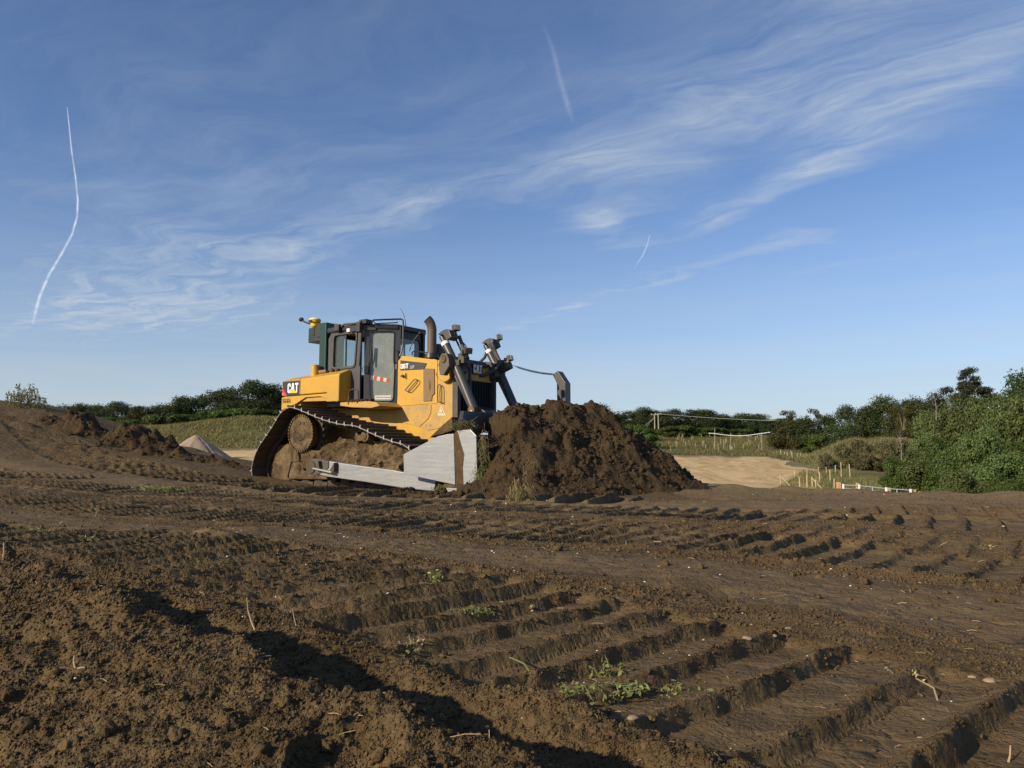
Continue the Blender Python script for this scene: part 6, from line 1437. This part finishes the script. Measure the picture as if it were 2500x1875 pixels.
weed(1655, 1688, 30, (24, 14), 50, 'tuft', 'small green weeds on the flat shoe print', 4, flat=.6, leaf=.007)
weed(1063, 1425, 30, (10, 8), 36, 'tuft', 'yellow green grass tuft standing on the bare soil', 5, leaf=.008)
weed(1160, 1490, 26, (22, 12), 34, 'tuft', 'grass lying on the grooves below the standing tuft', 6, flat=.6, leaf=.006)
weed(990, 1585, 16, (14, 8), 44, 'tuft', 'green sprig at the crumbly edge of the track print', 7, flat=.5, leaf=.0055)
weed(1020, 1570, 14, (10, 6), 40, 'straw', 'dry brown sprig beside the green sprig', 8, flat=.3, leaf=.004)
weed(1295, 1478, 10, (8, 5), 16, 'straw', 'tiny dry sprig on the groove edge', 9, flat=.4, leaf=.006)
weed(80, 1298, 40, (26, 8), 18, 'tuft', 'pale grass scraps on the soil at far left', 10, flat=.7, leaf=.014)
weed(385, 1195, 70, (30, 10), 20, 'tuft', 'green grass patch on the soil left of the bulldozer', 11, flat=.6, leaf=.02)
weed(210, 1315, 16, (12, 6), 16, 'tuft', 'small grass scrap in front of the left track print', 12, flat=.6, leaf=.011)
weed(2215, 1640, 12, (12, 7), 30, 'straw', 'dry straw sprig on the right soil above the groove', 13, flat=.5, leaf=.005)
weed(2430, 1335, 20, (20, 8), 16, 'straw', 'dry straw scraps by the far right track print', 14, flat=.6, leaf=.007)
# sods of dry grass on the heap and the blade
def sod(p, n, r, h, mat, label, seed, down=False):
    rg = np.random.default_rng(seed); root = empty('grass_sod', p, label, 'grass sod'); mb = MB()
    for i in range(n):
        b = rg.normal(size=3) * np.array(r); a = rg.random() * 6.28; L = h * (.4 + .8 * rg.random()); e = np.array((math.cos(a) * .55, math.sin(a) * .55 - .25, (-.9 if down else .45) * (.3 + rg.random()))) * L
        mb.tube([b, b + e * .55 + rg.normal(size=3) * .012, b + e + rg.normal(size=3) * .02], [.0045, .0035, .0012], 3, cap=False)
    o = mb.build('blade', M[mat], root); o['kind'] = 'stuff'; return root
def on_heap(px, py, Y): return at(px, py, Y)
sod(on_heap(1272, 1212, 9.75), 420, (.07, .08, .09), .13, 'drygrass', 'dry yellow grass sod hanging at the foot of the soil heap', 1, True)
sod(on_heap(1300, 1130, 10.9), 60, (.10, .10, .07), .16, 'drygrass', 'thin dry grass caught in the face of the soil heap', 2, True)
sod(dloc((3.96, -1.96, .60)), 240, (.03, .05, .22), .20, 'reed', 'dark matted roots and grass hanging from the blade edge', 3, True)
sod(dloc((3.93, -2.0, .26)), 170, (.05, .03, .08), .22, 'tuft', 'green grass trailing off the lower corner of the blade', 4, True)
sod(dloc((3.45, -1.80, 1.06)), 300, (.10, .12, .04), .16, 'reed', 'brown matted sod lying on top of the blade end', 5)
sod(dloc((3.05, -1.86, .12)), 120, (.05, .03, .04), .16, 'tuft', 'small grass bunch wedged under the blade corner', 6, True)

# ------------------------------------------------------------------ condensation trails, flat sheets of ice cloud 2.6 km up
def make_trail_mat():
    m, w = material('ice_trail'); uv = w.n('ShaderNodeAttribute', attribute_name='across'); s = w.n('ShaderNodeSeparateColor', {0: uv.outputs['Color']})
    e = w.math('SUBTRACT', 1.0, w.math('ABSOLUTE', w.math('MULTIPLY_ADD', s.outputs[0], 2, -1)))
    n = w.noise(w.n('ShaderNodeNewGeometry').outputs['Position'], .0028, 4, .55)
    a = w.math('MULTIPLY', w.math('MULTIPLY', w.math('POWER', e, 1.3), w.ramp(n, .10, .62)), s.outputs[1], clamp=True)
    df = w.n('ShaderNodeBsdfDiffuse', {'Color': (.95, .95, .95, 1)}); tl = w.n('ShaderNodeBsdfTranslucent', {'Color': (.95, .95, .95, 1)}); ad = w.n('ShaderNodeAddShader', {0: df.outputs[0], 1: tl.outputs[0]})
    mx = w.n('ShaderNodeMixShader', {0: a, 1: w.n('ShaderNodeBsdfTransparent').outputs[0], 2: ad.outputs[0]}); finish(w, mx.outputs[0]); return m
M['trail'] = make_trail_mat()
def trail(pts, label):
    """pts: (px, py, width in px, strength) followed over a level sheet"""
    k = []; P = np.array(pts, float); t = np.linspace(0, len(P) - 1, (len(P) - 1) * 12 + 1); Q = np.column_stack([np.interp(t, range(len(P)), P[:, j]) for j in range(4)])
    C = []
    for q in Q: r = ray(q[0], q[1]); C.append(r * (2600 / r[2]))
    C = np.array(C); T = np.gradient(C, axis=0); T /= np.linalg.norm(T, axis=1)[:, None]; V, col = [], []
    for i, q in enumerate(Q):
        d = np.linalg.norm(C[i]); e = np.array([-T[i][1], T[i][0], 0]); view = C[i] / d; fo = np.linalg.norm(np.cross(T[i], view)); sn = abs(view[2])
        # width on the sheet that spans q[2] px when seen from the ground
        pr = e - view * (e @ view); tp = T[i] - view * (T[i] @ view); tp /= np.linalg.norm(tp) + 1e-9; ap = np.linalg.norm(pr - tp * (pr @ tp)); hw = .55 * q[2] / FPX * d / max(ap, .05) / 2
        for u in (-1, 0, 1): V.append(C[i] + e * hw * u); col.append(((u + 1) / 2, q[3] * .62, 0, 1))
    n = len(Q); F = np.array([(3 * i + j, 3 * i + j + 1, 3 * i + j + 4, 3 * i + j + 3) for i in range(n - 1) for j in (0, 1)]); V = np.array(V); o0 = V.mean(0); o = mesh_np('contrail', V - o0, F, M['trail']); o.location = o0
    ca = o.data.color_attributes.new('across', 'FLOAT_COLOR', 'POINT'); ca.data.foreach_set('color', np.array(col, np.float32).ravel()); tag(o, label, 'contrail'); o.visible_shadow = True
trail([(164, 262, 5, .5), (168, 300, 7, .8), (175, 370, 8, .9), (184, 430, 9, .9), (190, 490, 10, .9), (188, 530, 11, .9), (176, 572, 12, .85), (150, 620, 13, .8), (120, 670, 14, .75), (98, 720, 16, .7), (88, 755, 17, .55), (80, 790, 18, .25)], 'long thin white contrail bending down the left side of the sky')
trail([(1326, 60, 22, .04), (1350, 120, 34, .14), (1364, 180, 34, .20), (1378, 230, 40, .21), (1390, 272, 38, .17), (1400, 300, 30, .03)], 'faint fuzzy contrail in the upper middle of the sky')
trail([(1587, 572, 6, .4), (1580, 598, 9, .55), (1570, 622, 9, .5), (1548, 655, 6, .2)], 'short white contrail above the soil heap')
